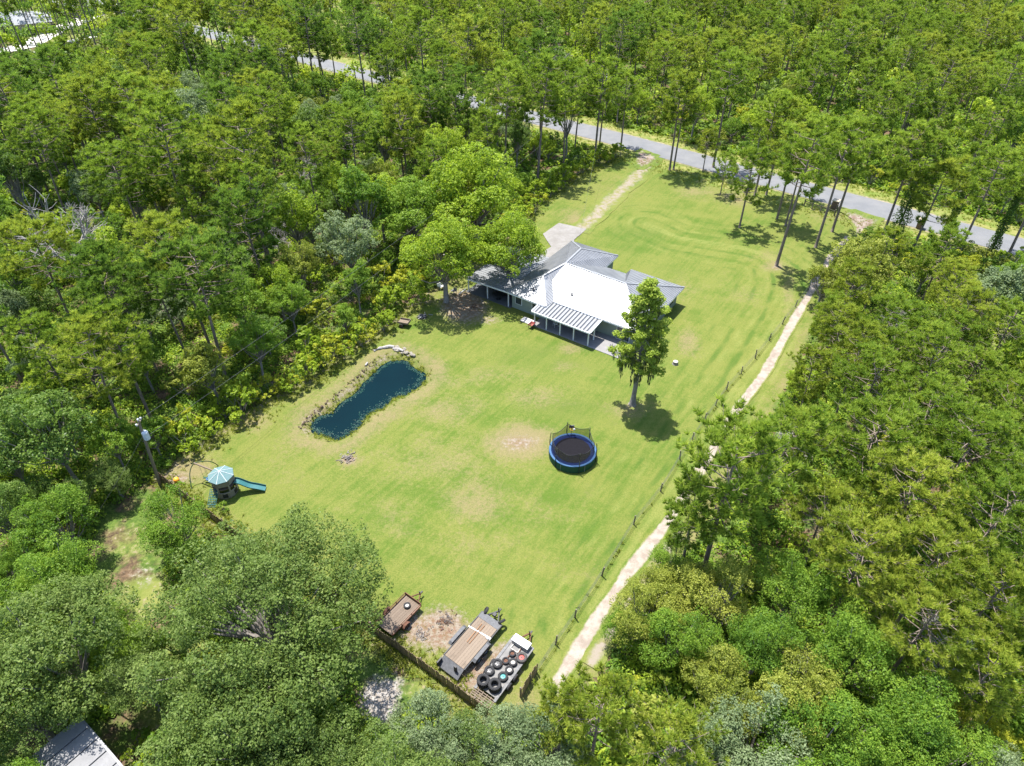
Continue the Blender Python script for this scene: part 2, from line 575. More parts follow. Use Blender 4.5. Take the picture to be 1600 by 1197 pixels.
POND = [tuple(G(440 + a / 4.987, 480 + b / 4.987, WATER_Z)) for a, b in POND_Z]


def road_s(X, Y): return (np.asarray(X) - RP[0]) * RN[0] + (np.asarray(Y) - RP[1]) * RN[1]


def smooth_noise(X, Y, s, seed):
    """cheap value noise made of sines, for outlines and undulation"""
    r = np.random.default_rng(seed)
    v = 0
    for k in range(5):
        a = r.uniform(0, 6.28); f = (1 + .7 * k) / s
        v = v + np.sin((X * math.cos(a) + Y * math.sin(a)) * f * 6.28 + r.uniform(0, 6.28)) / (1 + .6 * k)
    return v / 2.6


def grid_mesh(name, xs, ys, zf, mat, attrs, keep=None):
    X, Y = np.meshgrid(xs, ys)
    nx, ny = len(xs), len(ys)
    Z = zf(X, Y)
    idx = np.arange(nx * ny).reshape(ny, nx)
    F = np.stack([idx[:-1, :-1], idx[:-1, 1:], idx[1:, 1:], idx[1:, :-1]], -1).reshape(-1, 4)
    V = np.stack([X, Y, Z], -1).reshape(-1, 3)
    A = {k: f(X, Y).ravel() for k, f in attrs.items()}
    if keep is not None:
        cx = V[F].mean(1)
        F = F[keep(cx[:, 0], cx[:, 1])]
        used = np.unique(F)
        mp = np.full(len(V), -1); mp[used] = np.arange(len(used))
        V = V[used]; F = mp[F]; A = {k: a[used] for k, a in A.items()}
    return fast_mesh(name, V, F, mat, A, True)


def pond_depth(X, Y):
    d = dist_line(POND, X, Y, True)
    ins = inside(POND, X, Y)
    sd = np.where(ins, -d, d)                       # signed distance to the waterline
    t = np.clip((sd + .9) / 2.2, 0, 1)
    t = t * t * (3 - 2 * t)
    return -.95 * (1 - t), sd


# ------------------------------------------------------------------ ground
GRASSY = [(640, 1090, 30, 26, .3), (200, 850, 75, 60, .5), (230, 930, 45, 40, 1), (290, 1000, 60, 40, .8), (690, 1075, 60, 35, .9), (745, 1125, 70, 30, .9), (245, 1130, 40, 30, .9), (250, 1180, 40, 30, .9), (860, 1110, 40, 40, 1),
          (150, 365, 30, 22, 1), (1570, 520, 40, 60, .9), (1590, 620, 30, 40, .7), (160, 800, 60, 40, .35), (1590, 505, 40, 30, .8), (560, 1010, 60, 60, .5), (80, 40, 110, 40, .9), (520, 15, 60, 40, .8), (650, 140, 50, 26, .8)]
SANDY = [(595, 1092, 34, 42, 1.1), (640, 1040, 40, 26, .45), (225, 900, 45, 40, .5), (190, 830, 40, 26, .4), (200, 1060, 50, 40, .35), (150, 366, 22, 9, .9), (300, 770, 45, 30, .3)]


def ground_z(X, Y):
    ins = inside(LAWN, X, Y) & (dist_line(LAWN, X, Y, True) > 3.0)
    z = -.06 + .05 * smooth_noise(X, Y, 23, 4)
    near_road = np.abs(road_s(X, Y)) < 14
    z = np.where(near_road, -.06, z)
    return np.where(ins, -2.2, z)


xs = np.concatenate([[-4000, -2000, -1000, -600], np.arange(-330, -66, 4.0), np.arange(-66, 66, 1.25), np.arange(66, 331, 4.0), [600, 1000, 2000, 4000]])
ys = np.concatenate([[-1500, -500, -100, -20], np.arange(0, 112, 1.25), np.arange(112, 480, 4.0), [600, 900, 1500, 3000, 6000]])
o = link('ground', grid_mesh('ground', xs, ys, ground_z, M['floor'], dict(grassy=lambda X, Y: spots(X, Y, GRASSY), sand=lambda X, Y: spots(X, Y, SANDY))))
tag(o, kind='structure')

DRY = [(815, 690, 58, 28, 1.0), (1232, 450, 12, 50, .5), (1200, 400, 40, 10, .35), (770, 590, 70, 20, .38), (700, 600, 50, 16, .30), (1075, 535, 22, 26, .55), (1060, 455, 50, 25, .35), (895, 545, 30, 12, .55), (880, 575, 30, 12, .4), (1150, 310, 40, 14, .55),
       (1090, 300, 40, 14, .45), (960, 300, 40, 30, .35), (900, 340, 34, 18, .55), (300, 735, 50, 24, .75), (380, 655, 50, 26, .6), (470, 600, 40, 20, .4), (560, 555, 40, 18, .3), (450, 720, 50, 40, .3),
       (545, 720, 30, 14, .5), (750, 850, 120, 60, .26), (850, 800, 90, 40, .25), (600, 800, 120, 60, .22), (1010, 450, 30, 20, .4), (500, 690, 60, 25, .45), (500, 630, 45, 30, .45),
       (700, 720, 160, 60, .36), (745, 780, 70, 50, .5), (840, 620, 60, 20, .45), (690, 640, 80, 30, .45), (980, 640, 40, 16, .5), (900, 900, 60, 60, .2), (1210, 415, 22, 10, .7), (1300, 335, 40, 16, .5), (610, 560, 60, 30, .35), (640, 830, 60, 30, .3), (1160, 460, 50, 40, .25)]
LUSH = [(930, 800, 120, 90, .3), (880, 640, 120, 40, .55), (850, 560, 120, 40, .5), (640, 540, 60, 30, .3), (1000, 370, 90, 50, .5), (1050, 420, 40, 40, .4), (840, 770, 60, 40, .3), (950, 880, 60, 80, .35), (620, 640, 60, 40, .3), (880, 290, 60, 30, .3)]
SOIL = [(812, 692, 46, 19, .68), (760, 770, 26, 10, .36), (800, 785, 20, 8, .33), (725, 478, 48, 34, .95), (660, 470, 40, 14, .6), (690, 985, 55, 45, .95), (735, 1045, 50, 55, 1.0), (650, 985, 42, 42, .8), (785, 1040, 36, 46, .95), (988, 634, 20, 8, .6), (270, 748, 40, 14, .8), (320, 700, 36, 10, .55), (740, 1095, 30, 20, .6), (545, 718, 16, 9, .9),
        (1140, 305, 30, 8, .5), (1215, 418, 12, 6, .7), (660, 495, 14, 7, .7), (760, 500, 40, 12, .6), (620, 470, 30, 20, .3)]
BANK = [(497, 640, 16, 30, .5)]


def lawn_z(X, Y):
    dz, sd = pond_depth(X, Y)
    ridge = .16 * np.exp(-((sd - 2.0) / .8) ** 2)
    return .03 + .035 * smooth_noise(X, Y, 9, 2) + dz + ridge * .5


def soil_f(X, Y):
    dz, sd = pond_depth(X, Y)
    px, py, _ = PJ(X, Y, 0 * X)
    # the eroded bank lies on the hedge side of the pond
    left = 1 / (1 + np.exp((px - (470 + (690 - py) * 1.02) - 14) / 10.0))
    bank = np.exp(-((sd - .7) / .9) ** 2) * (.16 + .42 * left)
    edge = np.exp(-dist_line(LAWN[3:14], X, Y) / 1.2) * .55
    fl = np.exp(-(dist_line(FENCE, X, Y) / .35) ** 2) * .34
    return np.maximum.reduce([spots(X, Y, SOIL), bank, edge, fl])


def dry_f(X, Y):
    dz, sd = pond_depth(X, Y)
    e = np.exp(-dist_line(LAWN, X, Y, True) / 2.0) * .4
    return np.maximum.reduce([spots(X, Y, DRY), .55 * np.exp(-((sd - 1.6) / 1.6) ** 2), e])


ARC = [tuple(G(*p)) for p in ((930, 960), (1000, 850), (1075, 735), (1135, 640), (1190, 548), (1222, 490), (1234, 450), (1225, 420), (1200, 400), (1160, 388), (1110, 380), (1060, 372), (1010, 350))]


def mow_f(X, Y):
    d = dist_line(ARC, X, Y)
    n = smooth_noise(X, Y, 11, 31)
    n2 = smooth_noise(X, Y, 5, 32)
    a = (np.sin(d * 6.28 / 2.3 + 1.2 * n) * .7 + .5 * np.sin(d * 6.28 / 1.1 + n2)) * np.exp(-(d / 6.5) ** 2) * np.clip(.6 + .6 * n2, .05, 1.1)
    arc2 = np.sin(dist_line(FENCE, X, Y) * 6.28 / 2.1 + n) * .16 * np.exp(-(dist_line(FENCE, X, Y) / 14.0) ** 2)
    return a + arc2


FENCE_PX = [(828, 1068), (868, 1008), (898, 965), (940, 900), (990, 820), (1032, 768), (1062, 718), (1100, 660), (1135, 610), (1180, 560), (1222, 507), (1262, 455)]
FENCE = [tuple(G(*p)) for p in FENCE_PX]
xs = np.arange(-36, 68, .4); ys = np.arange(18, 128, .4)


def keep_lawn(x, y):
    jit = .5 * smooth_noise(x, y, 4, 8)
    d = dist_line(LAWN, x, y, True)
    return (inside(LAWN, x, y) & (d > .0)) | (d < .6 + jit)


o = link('lawn', grid_mesh('lawn', xs, ys, lawn_z, M['grass'], dict(dry=dry_f, lush=lambda X, Y: spots(X, Y, LUSH), soil=soil_f, mow=mow_f), keep_lawn))
tag(o, kind='structure')

me = fast_mesh('water', [(x, y, WATER_Z) for x, y in [(min(p[0] for p in POND) - .6, min(p[1] for p in POND) - .6), (max(p[0] for p in POND) + .6, min(p[1] for p in POND) - .6), (max(p[0] for p in POND) + .6, max(p[1] for p in POND) + .6), (min(p[0] for p in POND) - .6, max(p[1] for p in POND) + .6)]], [(0, 1, 2, 3)], M['water'])
cx, cy = np.mean(POND, 0)
tag(link('water', me), kind='structure')


def strip(name, pts, w, z, mat, step=1.0, jit=0.0, kind='structure', cols=6):
    """a flat strip along a polyline with rim attribute"""
    P = [np.array(p, float) for p in pts]
    out = []
    for a, b in zip(P[:-1], P[1:]):
        n = max(1, int(np.hypot(*(b - a)) / step))
        for i in range(n): out.append(a + (b - a) * i / n)
    out.append(P[-1])
    out = np.array(out)
    t = np.gradient(out, axis=0); t /= np.linalg.norm(t, axis=1)[:, None] + 1e-9
    nrm = np.stack([-t[:, 1], t[:, 0]], 1)
    s = np.linspace(-1, 1, cols + 1)
    ww = w / 2 * (1 + jit * smooth_noise(out[:, 0], out[:, 1], 9, 3))
    V = out[:, None, :] + nrm[:, None, :] * s[None, :, None] * ww[:, None, None]
    zz = np.full(V.shape[:2] + (1,), z)
    V = np.concatenate([V, zz], 2).reshape(-1, 3)
    rim = np.broadcast_to(1 - np.abs(s) , (len(out), cols + 1)).ravel()
    k = cols + 1
    idx = np.arange(len(out) * k).reshape(len(out), k)
    F = np.stack([idx[:-1, :-1], idx[1:, :-1], idx[1:, 1:], idx[:-1, 1:]], -1).reshape(-1, 4)
    o = link(name, fast_mesh(name, V, F, mat, dict(rim=rim)))
    return tag(o, kind=kind)


def patch(name, poly, z, mat, rings=5, thick=None):
    """a filled outline with rim attribute; outline in world xy"""
    c = np.mean(poly, 0)
    V = []; rim = []
    n = len(poly)
    for k in range(rings):
        f = 1 - k / rings
        for p in poly: V.append((*(c + (np.array(p) - c) * f), z)); rim.append(k / rings)
    V.append((*c, z)); rim.append(1)
    F = []
    for k in range(rings - 1):
        for i in range(n):
            j = (i + 1) % n
            F.append((k * n + i, k * n + j, (k + 1) * n + j, (k + 1) * n + i))
    b = (rings - 1) * n
    for i in range(n): F.append((b + i, b + (i + 1) % n, len(V) - 1, len(V) - 1))
    me = bpy.data.meshes.new(name)
    me.from_pydata([tuple(map(float, v)) for v in V], [], [f if f[2] != f[3] else f[:3] for f in F])
    at = me.attributes.new('rim', 'FLOAT', 'POINT'); at.data.foreach_set('value', np.array(rim, np.float32))
    me.materials.append(mat)
    return tag(link(name, me), kind='structure')


def densify(poly, step, jit, seed, closed=True):
    r = np.random.default_rng(seed); out = []
    n = len(poly)
    for i in range(n if closed else n - 1):
        a = np.array(poly[i], float); b = np.array(poly[(i + 1) % n], float)
        m = max(1, int(np.hypot(*(b - a)) / step))
        for k in range(m): out.append(tuple(a + (b - a) * k / m + r.normal(0, jit, 2)))
    return out


strip('road_verge', ROAD, 15.0, .035, edged_mat('verge_grass', lambda nt: mixc(nt, ramp(nt, noise(nt, .5, 5, .65), .35, .65), (.10, .14, .022), (.19, .18, .06)), -.4, -.1, .3), 2.0, .25)
strip('road_shoulder', ROAD, 7.4, .075, edged_mat('shoulder', lambda nt: mixc(nt, ramp(nt, noise(nt, .8, 5, .65), .4, .6), (.19, .15, .095), (.25, .205, .15)), -.1, .3, .4), 2.0, .12)
strip('road', ROAD, 6.1, .105, M['asphalt'], 4.0, .02)
# sandy track: two ruts with a worn grassy middle, drawn as two strips
tr = np.array(TRACK)
tt = np.gradient(tr, axis=0); tt /= np.linalg.norm(tt, axis=1)[:, None]
nn = np.stack([-tt[:, 1], tt[:, 0]], 1)
strip('sandy_track', tr + nn * .45, 1.25, .085, M['sand'], .8, .35)
strip('sandy_track', (tr - nn * .85)[1:6], 1.2, .097, M['drive'], .8, .5)
dv = np.array([G(903, 362), G(925, 342), G(960, 308), G(990, 280), G(1008, 262), G(1020, 245)])
dt = np.gradient(dv, axis=0); dt /= np.linalg.norm(dt, axis=1)[:, None]
dn = np.stack([-dt[:, 1], dt[:, 0]], 1)
strip('gravel_driveway', dv, 3.6, .085, M['drive'], .8, .25)
patch('driveway_mouth', densify([G(985, 243), G(1000, 232), G(1032, 244), G(1022, 258), G(1005, 268), G(992, 262)], .8, .15, 2), .115, M['apron'])
patch('track_mouth', densify([G(1306, 322), G(1340, 330), G(1382, 342), G(1368, 362), G(1352, 380), G(1336, 384), G(1334, 360), G(1322, 340)], .8, .15, 3), .118, M['apron'])
strip('distant_driveway', [G(-60, 92), G(40, 72), G(90, 47), G(150, 22), G(190, 4)], 6.5, .06, M['pale'], 3, .1)
strip('distant_driveway', [G(-40, 62), G(30, 50), G(60, 45)], 5, .064, M['pale'], 3, .1)
strip('distant_path', [G(110, 66), G(150, 56)], 4, .06, M['pale'], 3, .1)
strip('dirt_lane', [G(60, 392), G(140, 368), G(185, 350)], 2.6, .06, M['sand'], .8, .3)


# ------------------------------------------------------------------ house
HU = math.atan2(-.5706, .8215)
house = thing('ranch_house', 'single-storey house with ribbed metal hip roof and green-grey walls on the lawn', 'house', (-5.537, 74.686, 0), HU)
EZ = 2.4
RV = dict(C1=(6.5, -.95, EZ), F=(12.2, -1.05, EZ), Mo=(12.45, .35, EZ), D3=(23.7, .45, EZ), D2=(23.7, 12.15, EZ), W1=(16.45, 12.3, EZ), K=(16.45, 10.95, EZ + .02), C4=(13.55, 10.95, EZ), C3=(13.45, 14.5, EZ),
          C2=(6.42, 14.5, EZ), S=(9.5, 2.5, 3.84), S2=(10.55, 3.0, 3.36), A=(10.6, 5.9, 4.35), B=(18.75, 5.85, 4.35), Rr=(9.95, 10.75, 4.0))
WALL = [(7.0, -.35), (11.9, -.4), (11.9, 1.0), (23.15, 1.05), (23.15, 11.7), (16.9, 11.7), (16.9, 10.45), (13.1, 10.45), (13.1, 14.0), (7.0, 14.0)]
MB().prism(WALL, 0, 2.34).obj('wall', M['siding'], house)


def roof_face(keys, label=None, rib=True):
    P = [Vector(RV[k]) for k in keys]
    n = (P[1] - P[0]).cross(P[2] - P[0]).normalized()
    if n.z < 0: n = -n; P = P[::-1]
    t = .05
    m = MB()
    k = len(P)
    m.add(P + [p - Vector((0, 0, t)) for p in P], [tuple(range(k)), tuple(range(2 * k - 1, k - 1, -1))] + [(i, i + k, (i + 1) % k + k, (i + 1) % k) for i in range(k)])
    o = m.obj('roof_panel', M['roof'], house)
    if label: o['label'] = label
    if not rib: return o
    e1 = Vector((0, 0, 1)).cross(n).normalized(); e2 = n.cross(e1)
    q = [((p - P[0]).dot(e1), (p - P[0]).dot(e2)) for p in P]
    rb = MB()
    s = min(a for a, _ in q) + .2
    while s < max(a for a, _ in q):
        ts = []
        for i in range(k):
            (a0, b0), (a1, b1) = q[i], q[(i + 1) % k]
            if (a0 - s) * (a1 - s) < 0: ts.append(b0 + (b1 - b0) * (s - a0) / (a1 - a0))
        ts.sort()
        for a, b in zip(ts[::2], ts[1::2]):
            if b - a > .1:
                rb.bar(P[0] + e1 * s + e2 * a + n * .014, P[0] + e1 * s + e2 * b + n * .022, .06, .055)
        s += .34
    tag(rb.obj('roof_rib', M['roof'], o), kind='stuff')
    return o


roof_face(['C1', 'F', 'S']); roof_face(['F', 'Mo', 'S2', 'S']); roof_face(['S', 'S2', 'A']); roof_face(['Mo', 'D3', 'B', 'A', 'S2'])
roof_face(['C1', 'S', 'A']); roof_face(['C1', 'A', 'C2']); roof_face(['C2', 'A', 'Rr']); roof_face(['C2', 'Rr', 'C3']); roof_face(['C3', 'Rr', 'A']); roof_face(['C3', 'A', 'C4'])
roof_face(['C4', 'A', 'B', 'K']); roof_face(['K', 'B', 'W1']); roof_face(['W1', 'B', 'D2']); roof_face(['D2', 'B', 'D3'])
for a, b in (('A', 'B'), ('S', 'A'), ('A', 'Rr'), ('C1', 'S'), ('F', 'S'), ('B', 'D3'), ('B', 'D2'), ('Rr', 'C2'), ('Rr', 'C3')):
    MB().bar(Vector(RV[a]) + Vector((0, 0, .03)), Vector(RV[b]) + Vector((0, 0, .03)), .24, .05).obj('ridge_cap', M['roof'], house)
ev = ['C1', 'F', 'Mo', 'D3', 'D2', 'W1', 'K', 'C4', 'C3', 'C2']
for i in range(len(ev)):
    a = Vector(RV[ev[i]]); b = Vector(RV[ev[(i + 1) % len(ev)]])
    MB().bar(a - Vector((0, 0, .13)), b - Vector((0, 0, .13)), .05, .15).obj('fascia', M['white'], house)
for (x, y, z) in ((9.6, .3, 3.05), (13.9, 2.0, 2.95)):
    MB().lathe([(.09, -.2), (.09, .22), (.13, .24), (.13, .30), (.02, .32)], 10, (x, y, z)).obj('roof_vent', M['grey'], house)
for x in (8.0, 10.4):
    w = MB().box((x, -.40, 1.35), (.95, .08, 1.1)).obj('window', M['white'], house)
    MB().box((x, -.45, 1.35), (.80, .04, .95)).obj('pane', M['glass'], w)
for x in (14.2, 16.6, 21.4):
    w = MB().box((x, 1.0, 1.15), (1.7, .08, 2.0)).obj('sliding_door', M['white'], house)
    MB().box((x - .41, .95, 1.15), (.74, .04, 1.8)).obj('pane', M['glass'], w)
    MB().box((x + .41, .95, 1.15), (.74, .04, 1.8)).obj('pane', M['glass'], w)
for y in (3.5, 7.5, 10.0):
    w = MB().box((23.18, y, 1.4), (.08, 1.2, 1.1)).obj('window', M['white'], house)
    MB().box((23.23, y, 1.4), (.04, 1.04, .95)).obj('pane', M['glass'], w)
d = MB().box((15.0, 10.40, 1.05), (1.0, .08, 2.05)).obj('front_door', M['redpaint'], house)
# carport (lean-to on the side)
MB().prism([(.2, -.75), (6.98, -.75), (6.98, 9), (.2, 9)], -.1, .07).obj('carport_slab', M['darkslab'], house)
cp = MB()
cp.add([(.35, -.8, 2.05), (6.6, -.9, 2.36), (6.6, 9, 2.36), (.35, 9, 2.05), (.35, -.8, 1.98), (6.6, -.9, 2.29), (6.6, 9, 2.29), (.35, 9, 1.98)],
       [(0, 1, 2, 3), (7, 6, 5, 4), (0, 4, 5, 1), (1, 5, 6, 2), (2, 6, 7, 3), (3, 7, 4, 0)])
cpo = cp.obj('carport_roof', M['carport'], house)
rb = MB()
for i in range(22):
    y = -.6 + i * .44
    rb.bar((.36, y, 2.07), (6.5, y, 2.375), .09, .04)
tag(rb.obj('roof_rib', M['carport'], cpo), kind='stuff')
MB().bar((.35, -.86, 1.99), (6.6, -.96, 2.29), .06, .16).obj('fascia', M['white'], house)
for x, y in ((.45, -.5), (3.4, -.5), (6.6, -.55), (.45, 4.2), (.45, 8.6)):
    MB().box((x, y, 1.0), (.11, .11, 2.0)).obj('carport_post', M['white'], house)
# patio cover
MB().prism([(11.2, -2.25), (23.1, -2.2), (23.1, 1.02), (11.95, .95), (11.95, -.45), (11.2, -.45)], -.1, .09).obj('patio_slab', M['patio'], house)
MB().prism([(9.5, -2.25), (11.15, -2.35), (11.15, -1.4), (9.5, -1.35)], -.1, .12).obj('step_slab', M['pale'], house)
u0, u1, v0, v1, z0, z1 = 11.2, 18.9, -2.35, .3, 2.06, 2.33
cnp = MB().add([(u0, v0, z0), (u1, v0, z0), (u1, v1, z1), (u0, v1, z1), (u0, v0, z0 - .04), (u1, v0, z0 - .04), (u1, v1, z1 - .04), (u0, v1, z1 - .04)],
               [(0, 1, 2, 3), (7, 6, 5, 4), (0, 4, 5, 1), (1, 5, 6, 2), (2, 6, 7, 3), (3, 7, 4, 0)]).obj('patio_cover', M['covergrey'], house)
for i in range(17):
    x = u0 + .22 + i * .455
    MB().bar((x, v0 + .02, z0 + .045), (x, v1 - .12, z1 + .03), .25, .06).obj('cover_rib', M['coverrib'], cnp)
MB().bar((u0 - .05, v0 - .05, z0 - .02), (u1 + .05, v0 - .05, z0 - .02), .1, .18).obj('cover_beam', M['white'], cnp)
MB().bar((u1 + .05, v0 + .02, z0 + .03), (u1 + .05, v1, z1 + .04), .1, .16).obj('cover_beam', M['white'], cnp)
MB().bar((u0 - .05, v0 + .02, z0 + .03), (u0 - .05, v1, z1 + .04), .1, .16).obj('cover_beam', M['white'], cnp)
MB().bar((12.5, v1 - .03, z1 + .10), (u1, v1 - .03, z1 + .10), .08, .12).obj('cover_beam', M['white'], cnp)
MB().bar((12.5, v1 + .28, z1 + .16), (u1, v1 + .28, z1 + .16), .06, .10).obj('cover_beam', M['white'], cnp)
for i in range(8):
    x = 12.6 + i * .89
    MB().bar((x, v1 - .02, z1 + .12), (x, v1 + .28, z1 + .16), .06, .08).obj('cover_strut', M['white'], cnp)
for x, y in ((11.4, -2.05), (13.05, -2.05), (14.9, -2.05), (16.7, -2.05), (18.6, -2.05), (18.6, -.7)):
    MB().box((x, y, 1.0), (.12, .12, 2.0)).obj('patio_post', M['white'], house)


def hp(u, v, z=0.0):
    c, s = math.cos(HU), math.sin(HU)
    return (-5.537 + u * c - v * s, 74.686 + u * s + v * c, z)


patch('concrete_apron', densify([hp(-.2, 17.8)[:2], hp(-.1, 22)[:2], hp(4.2, 22.7)[:2], hp(4.35, 18.9)[:2], hp(6.3, 15)[:2], hp(6.3, 11)[:2], hp(2.6, 12)[:2], hp(2.8, 15.2)[:2]], .8, .03, 4), .11, M['concrete'])


def chair(label, loc, rz, mat):
    t = thing('patio_chair', label, 'chair', loc, rz, 'chairs around the house')
    MB().box((0, 0, .42), (.5, .5, .05)).obj('seat', mat, t)
    b = MB(); b.bar((-.24, 0, .44), (-.34, 0, .95), .5, .04); b.obj('backrest', mat, t)
    for a in (-1, 1):
        for c in (-1, 1):
            MB().tube([(a * .21, c * .21, .4), (a * .23, c * .24, 0)], .02, 6).obj('leg', mat, t)
        MB().bar((-.25, a * .26, .64), (.22, a * .26, .64), .05, .03).obj('armrest', mat, t)
    return t


chair('dark patio chair at the far corner of the paving beside the moss-hung tree', hp(21.3, -1.3, .09), 1.2, M['dark'])
chair('dark chair standing in the shade under the lean-to carport', hp(3.9, .3, .07), 2.0, M['dark'])
chair('dark chair deeper under the carport roof near the house wall', hp(5.2, .9, .07), 2.8, M['dark'])
chair('pale chair under the striped patio cover', hp(13.6, -.9, .09), -1.2, M['white'])
chair('white garden chair standing on bare soil outside the carport post', (*G(690, 452), .05), .5, M['white'])
chair('grey garden chair lying in the shade by the carport corner', (*G(709, 459), .05), 2.5, M['steel'])
t = thing('dining_table', 'dark round table between the chairs under the carport', 'table', hp(4.6, .1, .07))
MB().lathe([(0, .70), (.55, .70), (.55, .74), (0, .74)], 16).obj('tabletop', M['dark'], t)
MB().tube([(0, 0, 0), (0, 0, .7)], .05, 8).obj('leg', M['dark'], t)
MB().lathe([(0, 0), (.3, 0), (.3, .03), (0, .04)], 12).obj('base', M['dark'], t)
t = thing('wheelbarrow', 'small red wheelbarrow beside the pale step slab', 'wheelbarrow', hp(11.35, -2.6, .05), 1.0)
MB().add([(-.4, -.3, .5), (.45, -.3, .5), (.45, .3, .5), (-.4, .3, .5), (-.2, -.18, .25), (.3, -.18, .25), (.3, .18, .25), (-.2, .18, .25)],
         [(4, 5, 6, 7), (0, 1, 5, 4), (1, 2, 6, 5), (2, 3, 7, 6), (3, 0, 4, 7)]).obj('tray', M['redpaint'], t)
MB().lathe([(.08, -.04), (.17, -.05), (.17, .05), (.08, .04)], 12, closed=True).obj('wheel', M['rubber'], t).matrix_local = Matrix.Translation((.55, 0, .17)) @ Matrix.Rotation(math.pi / 2, 4, 'X')
for a in (-1, 1):
    MB().bar((.5, a * .1, .2), (-.9, a * .28, .5), .04, .04).obj('handle', M['oldwood'], t)
    MB().bar((-.3, a * .22, .3), (-.35, a * .24, 0), .04, .04).obj('leg', M['dark'], t)
t = thing('downpipe_chute', 'white pipe sloping from the carport corner to the ground', 'pipe', hp(.3, -.9, 0))
MB().tube([(0, 0, .55), (-.9, -.55, .06)], .05, 8).obj('pipe', M['white'], t)


# ------------------------------------------------------------------ trampoline
tc = G(895, 703, .85)
tp = thing('trampoline', 'round trampoline with blue pad ring and black safety net', 'trampoline', (*tc, .03), .2)
TR = 2.2
MB().lathe([(TR - .19, .84), (TR - .17, .87), (TR, .87), (TR + .02, .82), (TR - .05, .80)], 48).obj('pad', M['blue'], tp)
MB().lathe([(0, .80), (TR - .55, .82)], 40).obj('jump_mat', M['mat'], tp)
MB().lathe([(TR - .56, .80), (TR - .17, .838)], 40).obj('spring_cover', plain('deep_blue', (.005, .012, .05), .8, spec=.1), tp)
MB().lathe([(TR - .02, .82), (TR, .03)], 40).obj('skirt', M['skirt'], tp)
netm, nnt, nb, nL = nodes('safety_net')
nb.inputs['Base Color'].default_value = (.012, .012, .012, 1); nb.inputs['Alpha'].default_value = .5
net = MB()
npole = 6
for i in range(npole):
    a0 = 2 * math.pi * i / npole + .52
    p = (math.cos(a0) * (TR + .02), math.sin(a0) * (TR + .02))
    q = (math.cos(a0) * (TR - .05), math.sin(a0) * (TR - .05))
    MB().tube([(p[0], p[1], 0), (p[0], p[1], 1.6), (q[0], q[1], 2.35)], .035, 8).obj('net_pole', M['dark'], tp)
    MB().tube([(p[0], p[1], 1.0), (p[0], p[1], 1.55)], .05, 8).obj('pole_sleeve', M['grey'], tp)
    g = a0 + .26
    MB().tube([(math.cos(g) * TR, math.sin(g) * TR, 0), (math.cos(g) * TR, math.sin(g) * TR, .8)], .025, 6).obj('leg', M['steel'], tp)
    seg = 8
    for k in range(seg):
        def pt(f, h):
            a = a0 + f * 2 * math.pi / npole
            rr = (TR - .06) * math.cos(math.pi / npole) / math.cos((f - .5) * 2 * math.pi / npole)
            rr = rr * .6 + (TR - .3) * .4 - .05 * h
            return (math.cos(a) * rr, math.sin(a) * rr, .86 + h * (1.45 - .42 * math.sin(f * math.pi)))
        f0, f1 = k / seg, (k + 1) / seg
        net.add([pt(f0, 0), pt(f1, 0), pt(f1, 1), pt(f0, 1)], [(0, 1, 2, 3)])
        if k < seg: MB
net.obj('safety_net', netm, tp)
rim_pts = []
for i in range(npole * 8 + 1):
    f = (i % 8) / 8; a = 2 * math.pi * (i / 8) / npole + .52
    rr = (TR - .06) * math.cos(math.pi / npole) / math.cos((f - .5) * 2 * math.pi / npole)
    rr = rr * .6 + (TR - .3) * .4 - .05
    rim_pts.append((math.cos(a) * rr, math.sin(a) * rr, 2.31 - .42 * math.sin(f * math.pi)))
MB().tube(rim_pts, .022, 5, False).obj('net_rope', M['dark'], tp)
# basketball hoop on the far side of the net, with a ball in it
hpz = thing('basketball_hoop', 'small hoop with white backboard hung on the trampoline net', 'hoop', (tc[0], tc[1] + TR - .05, 0))
MB().box((0, .05, 1.75), (.5, .03, .35)).obj('backboard', M['steel'], hpz)
MB().lathe([(.16, 0), (.18, .02), (.16, .04), (.14, .02)], 14, (0, -.18, 1.6), True).obj('rim', M['orange'], hpz)
MB().tube([(0, .04, .86), (0, .04, 1.7)], .02, 6).obj('stem', M['steel'], hpz)


def ball(name, label, loc, r, mat):
    m = MB()
    n = 8
    m.lathe([(r * math.sin(math.pi * i / n), -r * math.cos(math.pi * i / n)) for i in range(n + 1)], 14)
    o = m.obj(name, mat, None, True); o.location = loc
    tag(o, label, 'ball')


ball('ball', 'white ball lodged at the hoop on the trampoline', (tc[0] + .22, tc[1] + TR - .3, 1.68), .11, M['white'])
ball('ball', 'orange ball lying by the corner of the plank fence', (*G(276, 751, .2), .30), .26, M['orange'])

# ------------------------------------------------------------------ playset
pc = G(355, 768)
ps = thing('playset', 'play tower with turquoise umbrella roof and slide beside the big oak', 'playset', (*pc, .03), 0)
MB().lathe([(.95, 0), (1.0, .1), (1.0, .75), (.97, .78), (.97, 0)], 14).obj('tower_base', M['tanp'], ps)
for k in range(6):
    a = 2 * math.pi * k / 6 + .3
    MB().tube([(.93 * math.cos(a), .93 * math.sin(a), .7), (.9 * math.cos(a), .9 * math.sin(a), 2.1)], .08, 8).obj('pillar', M['tanp'], ps)
for k in (0, 1, 3, 4, 5):
    a = 2 * math.pi * (k + .5) / 6 + .3
    w = MB().box((0, 0, 0), (.06, .82, .62)).obj('wall_panel', M['tanp'], ps)
    w.location = (.88 * math.cos(a), .88 * math.sin(a), 1.75); w.rotation_euler = (0, 0, a)
    q = MB().box((0, 0, 0), (.05, .42, .42)).obj('opening', M['dark'], ps)
    q.location = (.985 * math.cos(a), .985 * math.sin(a), .42); q.rotation_euler = (0, 0, a)
